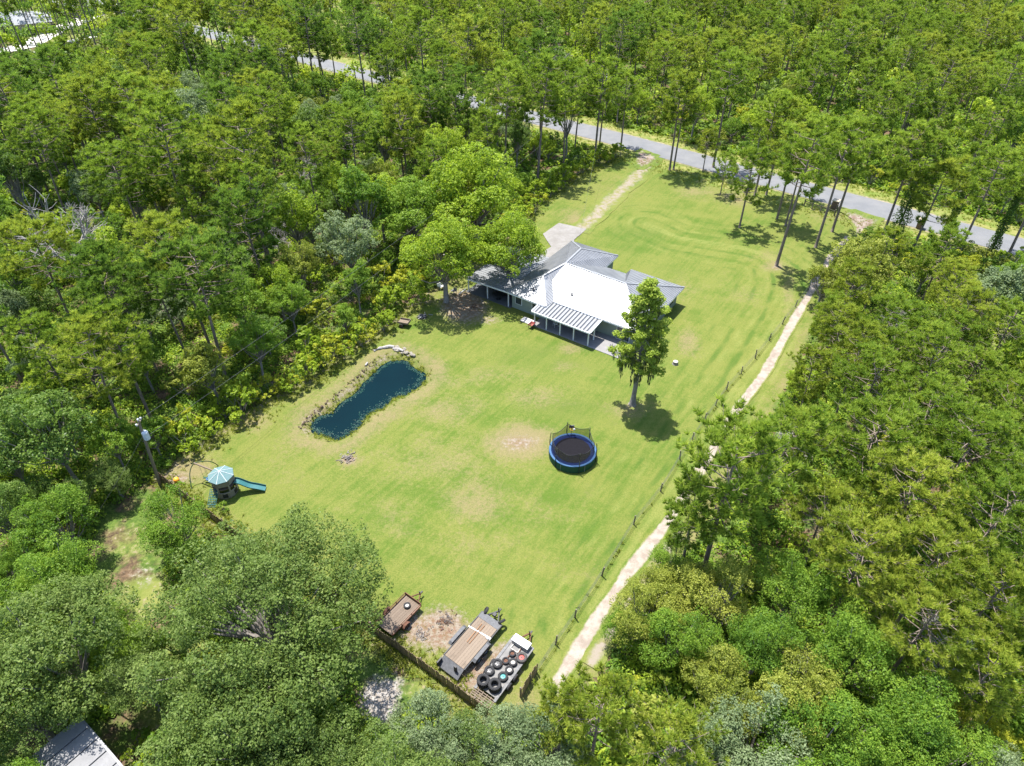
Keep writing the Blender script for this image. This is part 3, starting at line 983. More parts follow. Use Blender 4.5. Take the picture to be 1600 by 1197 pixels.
MB().lathe([(0, 1.05), (.92, 1.05), (.92, 1.12), (0, 1.12)], 14).obj('deck', M['oldwood'], ps)
for k in range(8):
    a0, a1 = 2 * math.pi * k / 8, 2 * math.pi * (k + 1) / 8
    rr = 1.12
    tip = (0, 0, 2.62)
    p0 = (rr * math.cos(a0), rr * math.sin(a0), 2.12); p1 = (rr * math.cos(a1), rr * math.sin(a1), 2.12)
    m_ = MB().add([tip, p0, p1, (0, 0, 2.58), (p0[0], p0[1], 2.06), (p1[0], p1[1], 2.06)], [(0, 1, 2), (5, 4, 3), (1, 4, 5, 2), (0, 3, 4, 1), (2, 5, 3, 0)])
    m_.obj('roof_panel', M['turqpale'], ps)
    MB().tube([(p0[0], p0[1], 2.13), (0, 0, 2.64)], .018, 5).obj('roof_rib', M['white'], ps)
sl = MB()
prev = None
for k in range(13):
    f = k / 12
    x = .95 + 2.45 * f; z = 1.15 * (1 - f) ** 1.15 + .13 + .12 * math.sin(f * 9.0) * (1 - f)
    row = [(x, -.30, z + .18), (x, -.26, z), (x, .26, z), (x, .30, z + .18)]
    if prev:
        sl.add(prev + row, [(0, 4, 5, 1), (1, 5, 6, 2), (2, 6, 7, 3)])
    prev = row
slo = sl.obj('slide', M['turq'], ps); slo.rotation_euler = (0, 0, .05)
sm = slo.modifiers.new('thick', 'SOLIDIFY'); sm.thickness = .04
bx = G(303, 724, 2.0) - pc
MB().bar((-.7, .5, 2.05), (bx[0], bx[1], 2.0), .10, .10).obj('swing_beam', M['deckwood'], ps)
for sgn, q in ((1, G(300, 765) - pc), (-1, G(341, 728) - pc)):
    pts = []
    for k in range(9):
        f = k / 8
        pts.append((bx[0] + (q[0] - bx[0]) * f + sgn * -.25 * math.sin(f * math.pi), bx[1] + (q[1] - bx[1]) * f + .15 * math.sin(f * math.pi), 2.0 * (1 - f) + .25 * math.sin(f * math.pi)))
    MB().tube(pts, .04, 6).obj('arch_leg', M['skirt'], ps)
for k in range(2):
    f = .35 + .3 * k
    hx, hy = -.7 + (bx[0] + .7) * f, .5 + (bx[1] - .5) * f
    for s_ in (-.18, .18):
        MB().tube([(hx + s_, hy, 2.0), (hx + s_, hy, .5)], .012, 4).obj('chain', M['steel'], ps)
    MB().box((hx, hy, .5), (.46, .2, .04)).obj('swing_seat', M['skirt'], ps)
wp = G(324, 745, 2.0) - pc
MB().lathe([(.06, -.05), (.20, -.04), (.20, .04), (.06, .05)], 12, (wp[0], wp[1], 1.7), True).obj('steering_wheel', M['blue'], ps)
cl = MB()
ca, cb = Vector((-.55, -.8, 1.15)), Vector((-.75, -1.85, .05))
for k in range(8):
    f = k / 7
    p = ca.lerp(cb, f); cl.bar(p - Vector((.35, 0, 0)), p + Vector((.35, 0, 0)), .04, .04)
for k in range(6):
    x = -.35 + .14 * k; cl.bar(ca + Vector((x, 0, 0)), cb + Vector((x, 0, 0)), .035, .035)
cl.obj('climbing_ladder', M['turq'], ps)


# ------------------------------------------------------------------ wheels, trailers
def torus_prof(ro, ri, w):
    return [(ri, -w * .42), (ri + (ro - ri) * .5, -w / 2), (ro - .03, -w * .46), (ro, -w * .3), (ro, w * .3), (ro - .03, w * .46), (ri + (ro - ri) * .5, w / 2), (ri, w * .42)]


_wheel_cache = {}


def wheel(label, loc, r, w, rimmat, rubber='rubber', flat=True, rot=0.0, group='loose wheels on the flatbed trailer', parent=None, name='wheel', spokes=0):
    t = thing(name, label, 'wheel', loc, rot, group) if parent is None else None
    if parent is not None:
        t = bpy.data.objects.new('wheel', None); C.objects.link(t); t.parent = parent; t.location = loc
    ri = r * .56
    a = MB().lathe(torus_prof(r, ri, w), 26, closed=True).obj('tyre', M[rubber], t, True)
    tl = MB()
    for k in range(22):
        g = 2 * math.pi * k / 22
        for zz, s_ in ((-w * .24, 1), (w * .24, -1)):
            tl.box((math.cos(g) * r, math.sin(g) * r, zz), (.03, r * .16, w * .34), g + .12 * s_)
    parts = [a]
    if r > .3: parts.append(tl.obj('tread', M[rubber], t))
    if rimmat:
        rm = MB().lathe([(ri + .01, -w * .35), (ri - .02, -w * .1), (ri * .9, w * .1), (ri + .01, w * .38)], 22).lathe([(ri * .92, w * .06), (ri * .35, w * .16), (0, w * .16)], 22)
        parts.append(rm.obj('rim', M[rimmat], t, True))
        if spokes:
            sp = MB()
            for k in range(spokes):
                g = 2 * math.pi * k / spokes
                sp.box((math.cos(g) * ri * .62, math.sin(g) * ri * .62, w * .15), (ri * .42, ri * .34, .03), g)
            parts.append(sp.obj('rim_opening', M['dark'], t))
        hb = MB().lathe([(ri * .22, w * .16), (ri * .20, w * .24), (0, w * .25)], 12)
        parts.append(hb.obj('hub', M['dark'] if rimmat != 'rust' else M['rust'], t))
    if not flat:
        t.rotation_euler = (math.pi / 2, 0, rot)
    return t


def plank_deck(t, x0, x1, y0, y1, z, n, mat, along='x'):
    w = (y1 - y0) / n
    me = None
    for i in range(n):
        if me is None:
            me = MB().box((0, 0, 0), (x1 - x0, w - .009, .045)).mesh('plank', mat)
        o = link('plank', me, t); o.location = ((x0 + x1) / 2, y0 + w * (i + .5), z)


# -- long black trailer with wooden deck
ang = math.atan2(3.9, 2.95)
t1 = thing('flatbed_trailer', 'black flatbed trailer with clean plank deck and white strap laid across', 'trailer', (-2.93, 25.83, .03), ang)
L2, W2, DZ = 2.45, .91, .66
plank_deck(t1, -L2 + .62, L2 - .55, -W2 + .05, W2 - .05, DZ, 8, M['deckwood'])
MB().box((L2 - .27, 0, DZ + .005), (.54, 2 * W2, .05)).obj('front_plate', M['grey'], t1)
rp = MB().add([(-L2 + .6, -W2, DZ + .02), (-L2 + .6, W2, DZ + .02), (-L2 - .12, W2, .30), (-L2 - .12, -W2, .30), (-L2 + .6, -W2, DZ - .06), (-L2 + .6, W2, DZ - .06), (-L2 - .12, W2, .22), (-L2 - .12, -W2, .22)],
              [(0, 1, 2, 3), (7, 6, 5, 4), (0, 4, 5, 1), (1, 5, 6, 2), (2, 6, 7, 3), (3, 7, 4, 0)])
rp.obj('dovetail', M['grey'], t1)
for s_ in (-1, 1):
    MB().bar((-L2 + .6, s_ * (W2 + .02), DZ - .05), (L2, s_ * (W2 + .02), DZ - .05), .07, .17).obj('side_rail', M['dark'], t1)
    fd = MB().add([(-1.05, s_ * (W2 + .07), .72), (-.85, s_ * (W2 + .07), .86), (.55, s_ * (W2 + .07), .86), (.75, s_ * (W2 + .07), .72),
                   (-1.05, s_ * (W2 + .34), .72), (-.85, s_ * (W2 + .34), .86), (.55, s_ * (W2 + .34), .86), (.75, s_ * (W2 + .34), .72)],
                  [(0, 1, 5, 4), (1, 2, 6, 5), (2, 3, 7, 6), (0, 3, 2, 1), (4, 5, 6, 7)])
    fd.obj('fender', M['grey'], t1)
    for x in (-.52, .25):
        w = wheel('', (x, s_ * (W2 + .2), .34), .34, .22, 'steel', flat=False, parent=t1)
    MB().box((-L2 + .25, s_ * .45, .75), (.12, .22, .75)).obj('ramp_stand', M['dark'], t1) if s_ < 0 else MB().box((-L2 + .05, .86, .6), (.5, .10, .5)).obj('ramp_stand', M['dark'], t1)
    MB().bar((L2 - .05, s_ * .55, .52), (L2 + .85, 0, .48), .09, .12).obj('tongue', M['dark'], t1)
MB().tube([(L2 + .78, .0, .1), (L2 + .78, .0, .95)], .045, 8).obj('jack', M['dark'], t1)
MB().box((L2 + .95, 0, .5), (.25, .1, .1)).obj('coupler', M['dark'], t1)
MB().box((L2 + .35, .05, .58), (.28, .25, .2)).obj('toolbox', M['dark'], t1)
for s_ in (-1, 1):
    w = wheel('black spare wheel standing at the %s front corner of the plank-deck trailer' % ('outer' if s_ > 0 else 'tyre-side'), (0, 0, 0), .30, .2, None, group='spare wheels at the trailer front')
    w.matrix_world = Matrix.Translation((-2.93, 25.83, .03)) @ Matrix.Rotation(ang, 4, 'Z') @ Matrix.Translation((L2 + .18, s_ * .74, .68)) @ Matrix.Rotation(.35 * s_, 4, 'Z') @ Matrix.Rotation(math.pi / 2, 4, 'X') @ Matrix.Rotation(.5, 4, 'X')
stp = thing('strap', 'white strap pulled across the plank deck of the flatbed trailer', 'strap', (-2.93, 25.83, .03), ang)
MB().box((.98, 0, DZ + .04), (.09, 2 * W2 + .1, .02), .10).box((.97, -W2 - .04, DZ - .1), (.09, .02, .3)).obj('webbing', M['white'], stp)
MB().box((.93, -.75, DZ + .06), (.12, .24, .06)).box((.96, .0, DZ + .055), (.1, .1, .04)).obj('buckle', M['steel'], stp)
for k, (y, lab) in enumerate(((.27, 'slim brown timber batten on the plank deck, nearer the fence side'), (.04, 'slim brown timber batten on the plank deck, nearer the tyre trailer'))):
    o = MB().box((0, 0, 0), (1.75, .06, .05)).obj('batten', wood_mat('batten_wood', (.17, .09, .045), (.26, .15, .08)) if k == 0 else bpy.data.materials['batten_wood'])
    o.matrix_world = Matrix.Translation((-2.93, 25.83, .03)) @ Matrix.Rotation(ang, 4, 'Z') @ Matrix.Translation((.72, y, DZ + .055)) @ Matrix.Rotation(.04 - .03 * k, 4, 'Z')
    tag(o, lab, 'timber', 'battens on the trailer deck')

# -- tyre trailer
ang2 = math.atan2(4.2, 2.93)
T2 = (-.565, 23.95, .03)
t2 = thing('equipment_trailer', 'low grey trailer loaded with loose tyres and a white toolbox', 'trailer', T2, ang2)
LL, WW, DZ2 = 2.5, .86, .52
MB().box((.25, 0, DZ2), (2 * LL - .5, 2 * WW - .3, .06)).obj('deck', concrete_mat('worn_deck', (.12, .115, .11), (.19, .185, .18)), t2)
for s_ in (-1, 1):
    MB().box((.1, s_ * (WW - .05), DZ2 + .01), (2 * LL - .3, .2, .12)).obj('side_rail', M['railgrey'], t2)
    for x in (-.75, .0):
        wheel('', (x, s_ * (WW + .12), .30), .30, .18, 'rust', flat=False, parent=t2)
    MB().bar((LL - .1, s_ * .5, .45), (LL + .9, 0, .42), .08, .1).obj('tongue', M['rust'], t2)
gr_ = MB()
for k in range(5): gr_.bar((-LL - .28 + k * .15, -WW + .02, DZ2 + .03 - .012 * (4 - k)), (-LL - .28 + k * .15, WW - .02, DZ2 + .03 - .012 * (4 - k)), .06, .05)
for k in range(6): gr_.bar((-LL - .30, -WW + .05 + k * .33, DZ2 - .02), (-LL + .40, -WW + .05 + k * .33, DZ2 + .01), .05, .05)
gr_.obj('ramp_grating', M['oldwood'], t2)
MB().tube([(LL + .72, .0, .1), (LL + .72, .0, .9)], .04, 8).obj('jack', M['dark'], t2)
MB().box((LL + .95, 0, .43), (.22, .1, .1)).obj('coupler', M['dark'], t2)


def on(T, a, x, y, z): return (T[0] + x * math.cos(a) - y * math.sin(a), T[1] + x * math.sin(a) + y * math.cos(a), T[2] + z)


tb = thing('toolbox', 'white lidded toolbox across the front of the tyre trailer', 'toolbox', on(T2, ang2, LL - .33, -.0, DZ2 + .03), ang2)
MB().box((0, 0, .20), (.52, 1.30, .40)).obj('body', M['offwhite'], tb)
MB().box((0, 0, .43), (.58, 1.36, .06)).obj('lid', M['white'], tb)
tz = DZ2 + .06
TYRES = [((878, 858), .43, .26, None, 'rubber', 'big bare black tyre at the fence end of the trailer, topmost of its pair', 2),
         ((973, 895), .44, .26, None, 'rubber', 'big bare black tyre at the ramp corner of the trailer, topmost of its pair', 2),
         ((1042, 830), .34, .24, 'teal', 'rubber', 'wheel with a teal rim lying on the tyre trailer', 1),
         ((1095, 775), .30, .24, 'offwhite', 'rubber', 'wheel with a white rim lying next to the teal one', 1),
         ((1125, 712), .30, .24, 'offwhite', 'rubber', 'wheel with a white rim lying next to the red-hubbed tyre', 1),
         ((1197, 672), .38, .24, 'redpaint', 'rubber_old', 'large greyish tyre with a red rim near the white toolbox', 1),
         ((930, 780), .34, .25, 'chrome', 'rubber', 'wheel with a silver slotted alloy rim next to the big bare tyres', 1),
         ((995, 722), .34, .25, 'chrome', 'rubber', 'wheel with a silver slotted alloy rim next to the rusty wheels', 1),
         ((1065, 700), .27, .2, 'rust', 'rubber', 'small rusty wheel in the middle of the tyre trailer', 1),
         ((1120, 640), .25, .2, 'rust', 'rubber', 'small dark wheel with rusty rim nearest the toolbox', 1)]
for (zx, zy), r, w, rm, rb_, lab, nst in TYRES:
    for s_ in range(nst):
        zc = tz + w * (s_ + .5)
        p = G(590 + zx / 5.32, 900 + zy / 5.32, tz + w * nst)
        wheel(lab if s_ == nst - 1 else lab.replace('topmost', 'lower one'), (p[0], p[1], zc), r, w, rm, rb_, rot=random.uniform(0, 6), spokes=5 if rm == 'chrome' else 0)
for k, ((ax, ay), (bx_, by_), lab) in enumerate((((1105, 770), (1190, 610), 'rusty angle iron lying between the wheels on the tyre trailer'), ((1020, 760), (1130, 620), 'rusty bar lying beside the small rusty wheels'))):
    a = G(590 + ax / 5.32, 900 + ay / 5.32, tz); b = G(590 + bx_ / 5.32, 900 + by_ / 5.32, tz)
    tag(MB().bar((*a, tz + .06), (*b, tz + .06), .07, .07).obj('scrap_bar', M['rust']), lab, 'scrap', 'scrap iron on the tyre trailer')
fr = thing('square_scrap', 'white rusty square frame lying behind the toolbox', 'scrap', (*G(590 + 1150 / 5.32, 900 + 600 / 5.32, tz), tz + .03), ang2)
for a, b in (((-.25, -.3), (.25, -.3)), ((.25, -.3), (.25, .3)), ((.25, .3), (-.25, .3)), ((-.25, .3), (-.25, -.3))):
    MB().bar((*a, .03), (*b, .03), .06, .06).obj('bar', M['offwhite'], fr)

# -- small rusty trailer
ang3 = math.radians(53)
T3 = (-8.32, 28.2, .03)
t3 = thing('utility_trailer', 'small rusty utility trailer with weathered plank bed half under the oak', 'trailer', T3, ang3)
plank_deck(t3, -1.6, 1.42, -.76, .76, .52, 8, M['oldwood'])
for s_ in (-1, 1):
    MB().bar((-1.62, s_ * .80, .80), (1.46, s_ * .80, .80), .05, .05).obj('top_rail', M['rust'], t3)
    MB().bar((-1.62, s_ * .80, .52), (1.46, s_ * .80, .52), .06, .12).obj('side_rail', M['rust'], t3)
    for x in (-1.6, -.6, .45, 1.44): MB().box((x, s_ * .80, .66), (.05, .05, .26)).obj('stake', M['rust'], t3)
    wheel('', (-.35, s_ * .98, .3), .30, .2, 'rust', flat=False, parent=t3)
    fd = MB()
    for k in range(6):
        g0, g1 = math.pi * k / 6, math.pi * (k + 1) / 6
        y0_, y1_ = s_ * .86, s_ * 1.1
        fd.add([(-.35 + .38 * math.cos(g0), y0_, .3 + .38 * math.sin(g0)), (-.35 + .38 * math.cos(g1), y0_, .3 + .38 * math.sin(g1)), (-.35 + .38 * math.cos(g1), y1_, .3 + .38 * math.sin(g1)), (-.35 + .38 * math.cos(g0), y1_, .3 + .38 * math.sin(g0))], [(0, 1, 2, 3)])
    fd.obj('fender', M['rust'], t3)
    MB().bar((1.44, s_ * .45, .46), (2.25, 0, .46), .07, .08).obj('tongue', M['rust'], t3)
MB().bar((1.46, -.8, .66), (1.46, .8, .66), .05, .3).obj('headboard', M['rust'], t3)
MB().tube([(2.15, 0, .1), (2.15, 0, .8)], .04, 8).obj('jack', M['dark'], t3)
MB().box((2.35, 0, .47), (.22, .1, .1)).obj('coupler', M['dark'], t3)
p = G(590 + 245 / 5.32, 900 + 245 / 5.32, .68)
wheel('small wheel with a white rim lying on the rusty trailer', (p[0], p[1], .66), .27, .18, 'offwhite', group='loose wheels')

# -- small wooden garden cart
gc = thing('garden_cart', 'wooden two-wheeled garden cart standing on the lawn by the hedge', 'cart', (*G(632, 509), .03), -.3)
plank_deck(gc, -.65, .65, -.42, .42, .5, 5, M['oldwood'])
for s_ in (-1, 1):
    MB().box((0, s_ * .45, .62), (1.3, .05, .24)).obj('side_board', M['oldwood'], gc)
    wheel('', (-.15, s_ * .56, .26), .26, .12, 'rust', flat=False, parent=gc)
    MB().bar((-.65, s_ * .2, .48), (-1.5, s_ * .12, .35), .05, .05).obj('handle', M['oldwood'], gc)
MB().box((.66, 0, .62), (.05, .9, .24)).obj('end_board', M['oldwood'], gc)


def heap(name, label, cat, loc, r, n, mats, seed, flat=.25, size=.12):
    r_ = np.random.default_rng(seed)
    t = thing(name, label, cat, loc)
    for mi, m in enumerate(mats):
        mb = MB()
        for k in range(n // len(mats)):
            d = abs(r_.normal(0, r * .5)); a = r_.uniform(0, 6.28)
            h = flat * max(0, 1 - d / r)
            s = size * r_.uniform(.5, 1.6)
            a2 = r_.uniform(0, 6.28)
            mb.bar((d * math.cos(a), d * math.sin(a), h * r_.uniform(.2, 1) + .04), (d * math.cos(a) + math.cos(a2) * s * 3, d * math.sin(a) + math.sin(a2) * s * 3, h * r_.uniform(.1, 1) + .05), s * .5, s * .4)
        tag(mb.obj('debris', m, t), kind='stuff')
    return t


heap('fire_pit', 'blackened ash heap with charred sticks on the lawn near the pond', 'fire pit', (*G(543, 717), .04), .75, 70, [M['ash'], M['barkg'], M['ash']], 3, .2, .07)
heap('scrap_pile', 'grey-blue junk heap on the grass between cart and carport', 'scrap heap', (*G(661, 496), .04), .7, 50, [M['grey'], M['steel'], M['dark']], 4)
heap('brush_pile', 'brown brush and branch heap between the two plank trailers', 'brush pile', (*G(697, 972), .04), .95, 110, [M['oldwood'], M['ash'], M['rust']], 5, .22, .055)
heap('brush_pile', 'scattered burnt sticks on bare soil beside the rusty trailer', 'brush pile', (*G(660, 992), .04), .8, 60, [M['barkg'], M['ash']], 6, .12, .05)
heap('leaf_pile', 'heap of brown leaves and twigs in the oak shade before the carport', 'leaf pile', (*G(742, 481), .04), 1.3, 80, [M['rust'], M['oldwood']], 7, .18, .06)
sp_ = thing('tree_stump', 'pale-topped round stump standing alone on the lawn', 'stump', (*G(1055, 569), .02))
MB().lathe([(.36, 0), (.30, .12), (.28, .34), (.25, .36)], 14).obj('stump_side', M['barkg'], sp_)
MB().lathe([(.0, .375), (.26, .37), (.25, .34)], 14).obj('cut_face', M['offwhite'], sp_)
MB().lathe([(.0, .395), (.06, .39), (.06, .36)], 8).obj('core', M['ash'], sp_)

# logs and rocks at the head of the pond
for k, (a, b, r) in enumerate((((720, 352), (800, 325), .16), ((795, 328), (880, 322), .18), ((870, 335), (950, 352), .14), ((655, 462), (672, 440), .10))):
    A = G(440 + a[0] / 4.987, 480 + a[1] / 4.987); B_ = G(440 + b[0] / 4.987, 480 + b[1] / 4.987)
    m_ = (A + B_) / 2 + np.array((.05, .12))
    t = thing('fallen_log', ('first pale log in the row along the top of the pond bank', 'thick middle log in the row along the top of the pond bank', 'last log of the row, beside the white stones', 'short sawn log lying apart on the grass edge of the pond')[k], 'log', (0, 0, 0), 0, 'logs by the pond')
    MB().tube([(*A, r + .05), (*m_, r + .09), (*B_, r + .05)], [r, r * 1.1, r * .85], 9).obj('trunk', M['barkd'], t, False)
    e = (A - B_) / np.hypot(*(A - B_))
    MB().tube([(*(A + e * .0), r + .05), (*(A + e * .02), r + .05)], r * .8, 9).obj('cut_face', M['cutwood'], t)
rr_ = np.random.default_rng(9)
for k in range(26):
    zx, zy = (rr_.uniform(880, 1035), 0)
    zy = 318 + (zx - 880) * .42 + rr_.normal(0, 12)
    p = G(440 + zx / 4.987, 480 + zy / 4.987)
    s = rr_.uniform(.09, .22)
    m = MB()
    vs = []
    for i in range(5):
        ph = -1.2 + 2.4 * i / 4
        for j in range(7):
            a = 6.283 * j / 7
            q = s * rr_.uniform(.8, 1.2)
            vs.append((q * math.cos(ph) * math.cos(a) * 1.2, q * math.cos(ph) * math.sin(a), q * math.sin(ph) * .7))
    fs = [(i * 7 + j, i * 7 + (j + 1) % 7, (i + 1) * 7 + (j + 1) % 7, (i + 1) * 7 + j) for i in range(4) for j in range(7)] + [tuple(range(7))[::-1], tuple(range(28, 35))]
    o = m.add(vs, fs).obj('stone', M['stone']); o.location = (p[0], p[1], .08 + s * .3); o.rotation_euler = (0, 0, rr_.uniform(0, 6))
    tag(o, 'pale stone in the heap at the head of the pond', 'stone', 'stones at the head of the pond')


# ------------------------------------------------------------------ fences
def at_path(pts, step):
    P = [np.array(p, float) for p in pts]; out = []
    carry = 0.0
    for a, b in zip(P[:-1], P[1:]):
        L = np.hypot(*(b - a)); s = carry
        while s < L:
            out.append((a + (b - a) * s / L, math.atan2(b[1] - a[1], b[0] - a[0]))); s += step
        carry = s - L
    return out


def plank_fence(label, pts, h=1.25):
    f = thing('plank_fence', label, 'fence')
    me = MB().add([(-.07, -.012, 0), (.07, -.012, 0), (.07, .012, 0), (-.07, .012, 0), (-.07, -.012, h - .05), (-.04, -.012, h), (.04, -.012, h), (.07, -.012, h - .05),
                   (-.07, .012, h - .05), (-.04, .012, h), (.04, .012, h), (.07, .012, h - .05)],
                  [(0, 1, 7, 6, 5, 4), (2, 3, 8, 9, 10, 11), (1, 2, 11, 7), (3, 0, 4, 8), (4, 5, 9, 8), (5, 6, 10, 9), (6, 7, 11, 10)]).mesh('plank', M['fencewood'])
    pl = at_path(pts, .155)
    for k, (p, a) in enumerate(pl[:299]):
        o = link('plank', me, f); o.location = (p[0], p[1], random.uniform(-.06, .02)); o.rotation_euler = (random.gauss(0, .02), random.gauss(0, .015), a)
    for a, b in zip(pts[:-1], pts[1:]):
        d = math.atan2(b[1] - a[1], b[0] - a[0]); off = np.array((-math.sin(d), math.cos(d))) * .04
        for z in (.3, .95): MB().bar((*(np.array(a) + off), z), (*(np.array(b) + off), z), .04, .08).obj('rail', M['fencewood'], f)
    for p, a in at_path(pts, 2.4):
        MB().box((p[0] - math.sin(a) * .09, p[1] + math.cos(a) * .09, h / 2), (.09, .09, h - .05), a).obj('post', M['postwood'], f)
    return f


plank_fence('long weathered plank fence along the rear of the lawn behind the trailers', [tuple(G(*p)) for p in ((248, 748), (350, 826), (480, 916), (615, 1012), (700, 1074), (762, 1120))])
plank_fence('short return of plank fence at the tyre-trailer corner by the wire fence', [tuple(G(*p)) for p in ((815, 1090), (826, 1070), (840, 1050))], 1.35)

wf = thing('wire_fence', 'low wire fence on thin wooden posts between lawn and sandy track', 'fence')
posts = FENCE
for k, p in enumerate(posts):
    h = 1.15 + random.uniform(-.1, .12)
    lx, ly = random.gauss(0, .05), random.gauss(0, .05)
    MB().tube([(p[0], p[1], -.05), (p[0] + lx, p[1] + ly, h)], [.065, .055], 7).obj('post', M['postwood'], wf)
mids = [((np.array(a) + np.array(b)) / 2) for a, b in zip(posts[6:-1], posts[7:])]
for p in mids: MB().tube([(p[0], p[1], -.05), (p[0] + random.gauss(0, .05), p[1], 1.05)], [.055, .05], 7).obj('post', M['postwood'], wf)
for z in (.3, .6, .9):
    m = MB()
    for a, b in zip(posts[:-1], posts[1:]):
        c = (np.array(a) + np.array(b)) / 2
        m.tube([(*a, z), (*c, z - .05), (*b, z)], .012, 4, False)
    m.obj('wire', M['grey'], wf)
pf = thing('post_and_rail_fence', 'short run of low wooden posts at the track mouth by the road', 'fence')
pp = [tuple(G(*p)) for p in ((1256, 322), (1268, 327), (1281, 332), (1303, 338), (1306, 330))]
for p in pp: MB().box((*p, .55), (.14, .14, 1.1)).obj('post', M['postwood'], pf)
MB().bar((*pp[0], .8), (*pp[3], .8), .05, .1).obj('rail', M['postwood'], pf)

for k, (px, py, lab) in enumerate(((1303, 326, 'brown masonry gate pillar with pale cap at the track mouth, by the low wooden posts'), (1436, 357, 'brown masonry gate pillar with pale cap standing among roadside shrubs'))):
    t = thing('gate_pillar', lab, 'pillar', (*G(px, py), 0), -.68, 'masonry pillars by the road')
    MB().box((0, 0, .65), (.85, .85, 1.3)).obj('shaft', M['brick'], t)
    MB().box((0, 0, 1.36), (1.0, 1.0, .13)).obj('cap', M['cutwood'], t)
    MB().add([(-.45, -.45, 1.426), (.45, -.45, 1.426), (.45, .45, 1.426), (-.45, .45, 1.426), (0, 0, 1.6)], [(0, 1, 4), (1, 2, 4), (2, 3, 4), (3, 0, 4)]).obj('cap_top', M['cutwood'], t)


# ------------------------------------------------------------------ power poles and lines
def pole(label, base, top, transformer=True, zt=.8):
    t = thing('utility_pole', label, 'utility pole', (*base[:2], 0))
    b = Vector((0, 0, -.1)); e = Vector(top) - Vector((*base[:2], 0))
    MB().tube([b, e], [.15, .10], 9).obj('pole', M['polewood'], t)
    MB().bar(e * .965 - Vector((.0, .45, 0)), e * .965 + Vector((0, .45, 0)), .09, .09).obj('crossarm', M['polewood'], t)
    for s_ in (-.4, .0, .4):
        q = e * .965 + Vector((0, s_, .05)) if s_ else e
        MB().lathe([(.03, 0), (.07, .04), (.05, .12), (.08, .16), (.02, .22)], 8, q).obj('insulator', M['white'], t)
    if transformer:
        q = e * zt + Vector((.28, -.1, 0))
        MB().lathe([(0, -.42), (.24, -.42), (.25, -.38), (.25, .30), (.19, .42), (0, .45)], 12, q).obj('transformer', plain('pale_grey_steel', (.46, .50, .55), .5), t)
        MB().tube([q + Vector((0, 0, .4)), q + Vector((.05, 0, .62))], .04, 6).obj('bushing', M['white'], t)
    return t


b1 = G(250, 757); t1p = (*G(216, 657, 8.6), 8.6)
pole('wooden power pole with pale transformer beside the plank fence end', b1, t1p)
b2 = G(937, 224); t2p = (b2[0] + .3, b2[1] + .4, 11.8)
pole('tall dark power pole standing beside the road near the gravel drive', b2, t2p, False)


def cable(name, label, a, b, sag, r=.016, group='overhead lines', parent=None):
    a = Vector(a); b = Vector(b)
    pts = [a.lerp(b, k / 24) - Vector((0, 0, sag * 4 * (k / 24) * (1 - k / 24))) for k in range(25)]
    return tag(MB().tube(pts, r * .55, 5, False).obj(name, M['grey'], parent), label, 'cable', group)


cable('power_line', 'upper overhead line running along the hedge between the two poles', t1p, (t2p[0], t2p[1], 11.6), 1.3, .022)
cable('power_line', 'lower overhead line running along the hedge between the two poles', (t1p[0] + .2, t1p[1], 6.9), (t2p[0], t2p[1], 9.5), 1.5, .022)
cable('service_line', 'service line dropping from the roadside pole to the house', (t2p[0], t2p[1], 9.6), hp(8, 13.5, 2.9), 1.2, .018)
cable('guy_wire', 'steel guy wire from the transformer pole down into the clearing', (t1p[0] + .3, t1p[1] - .3, 6.6), (*G(204, 762), .05), .05, .018)
cable('guy_wire', 'thin guy wire from the transformer pole towards the wood edge', (t1p[0], t1p[1], 7.2), (*G(112, 862), .05), .3, .018)


# ------------------------------------------------------------------ neighbours' buildings
P1 = np.array(G(126, 1122, 3.0)); P2 = np.array(G(190, 1197, 3.0))
e = (P2 - P1) / np.hypot(*(P2 - P1)); nrm = np.array((-abs(e[1]), -abs(e[0])))
nrm = np.array((e[1], -e[0])); nrm = nrm if nrm[0] < 0 else -nrm
nb = thing('mobile_home', 'flat white panel roof of a low home in the near corner under trees', 'house', (*P1, 0), math.atan2(e[1], e[0]))
sgn = 1 if (-math.sin(math.atan2(e[1], e[0])) * nrm[0] + math.cos(math.atan2(e[1], e[0])) * nrm[1]) > 0 else -1
MB().box((6, sgn * 1.8, 1.42), (11.7, 3.3, 2.84)).obj('wall', M['siding'], nb)
for k in range(11):
    MB().box((.35 + k * 1.12, sgn * 1.75, 2.95), (1.03, 3.5, .1)).obj('roof_panel', M['flatroof'], nb)
MB().box((5.9, sgn * .0, 2.96), (12.2, .14, .16)).obj('roof_edge', M['steel'], nb)
MB().box((5.9, sgn * 3.52, 2.93), (12.2, .14, .16)).obj('roof_edge', M['rust'], nb)
MB().box((5.9, sgn * 1.75, 2.86), (12.1, 3.36, .06)).obj('roof_deck', M['dark'], nb)
q0 = P1 + nrm * 3.2
patch('paved_yard', [tuple(q0 + e * 1.0 - np.array((.2, .6))), tuple(q0 + e * 12), tuple(q0 + e * 12 + nrm * 12), tuple(q0 - e * 1.5 + nrm * 12)], .0, M['concrete'])


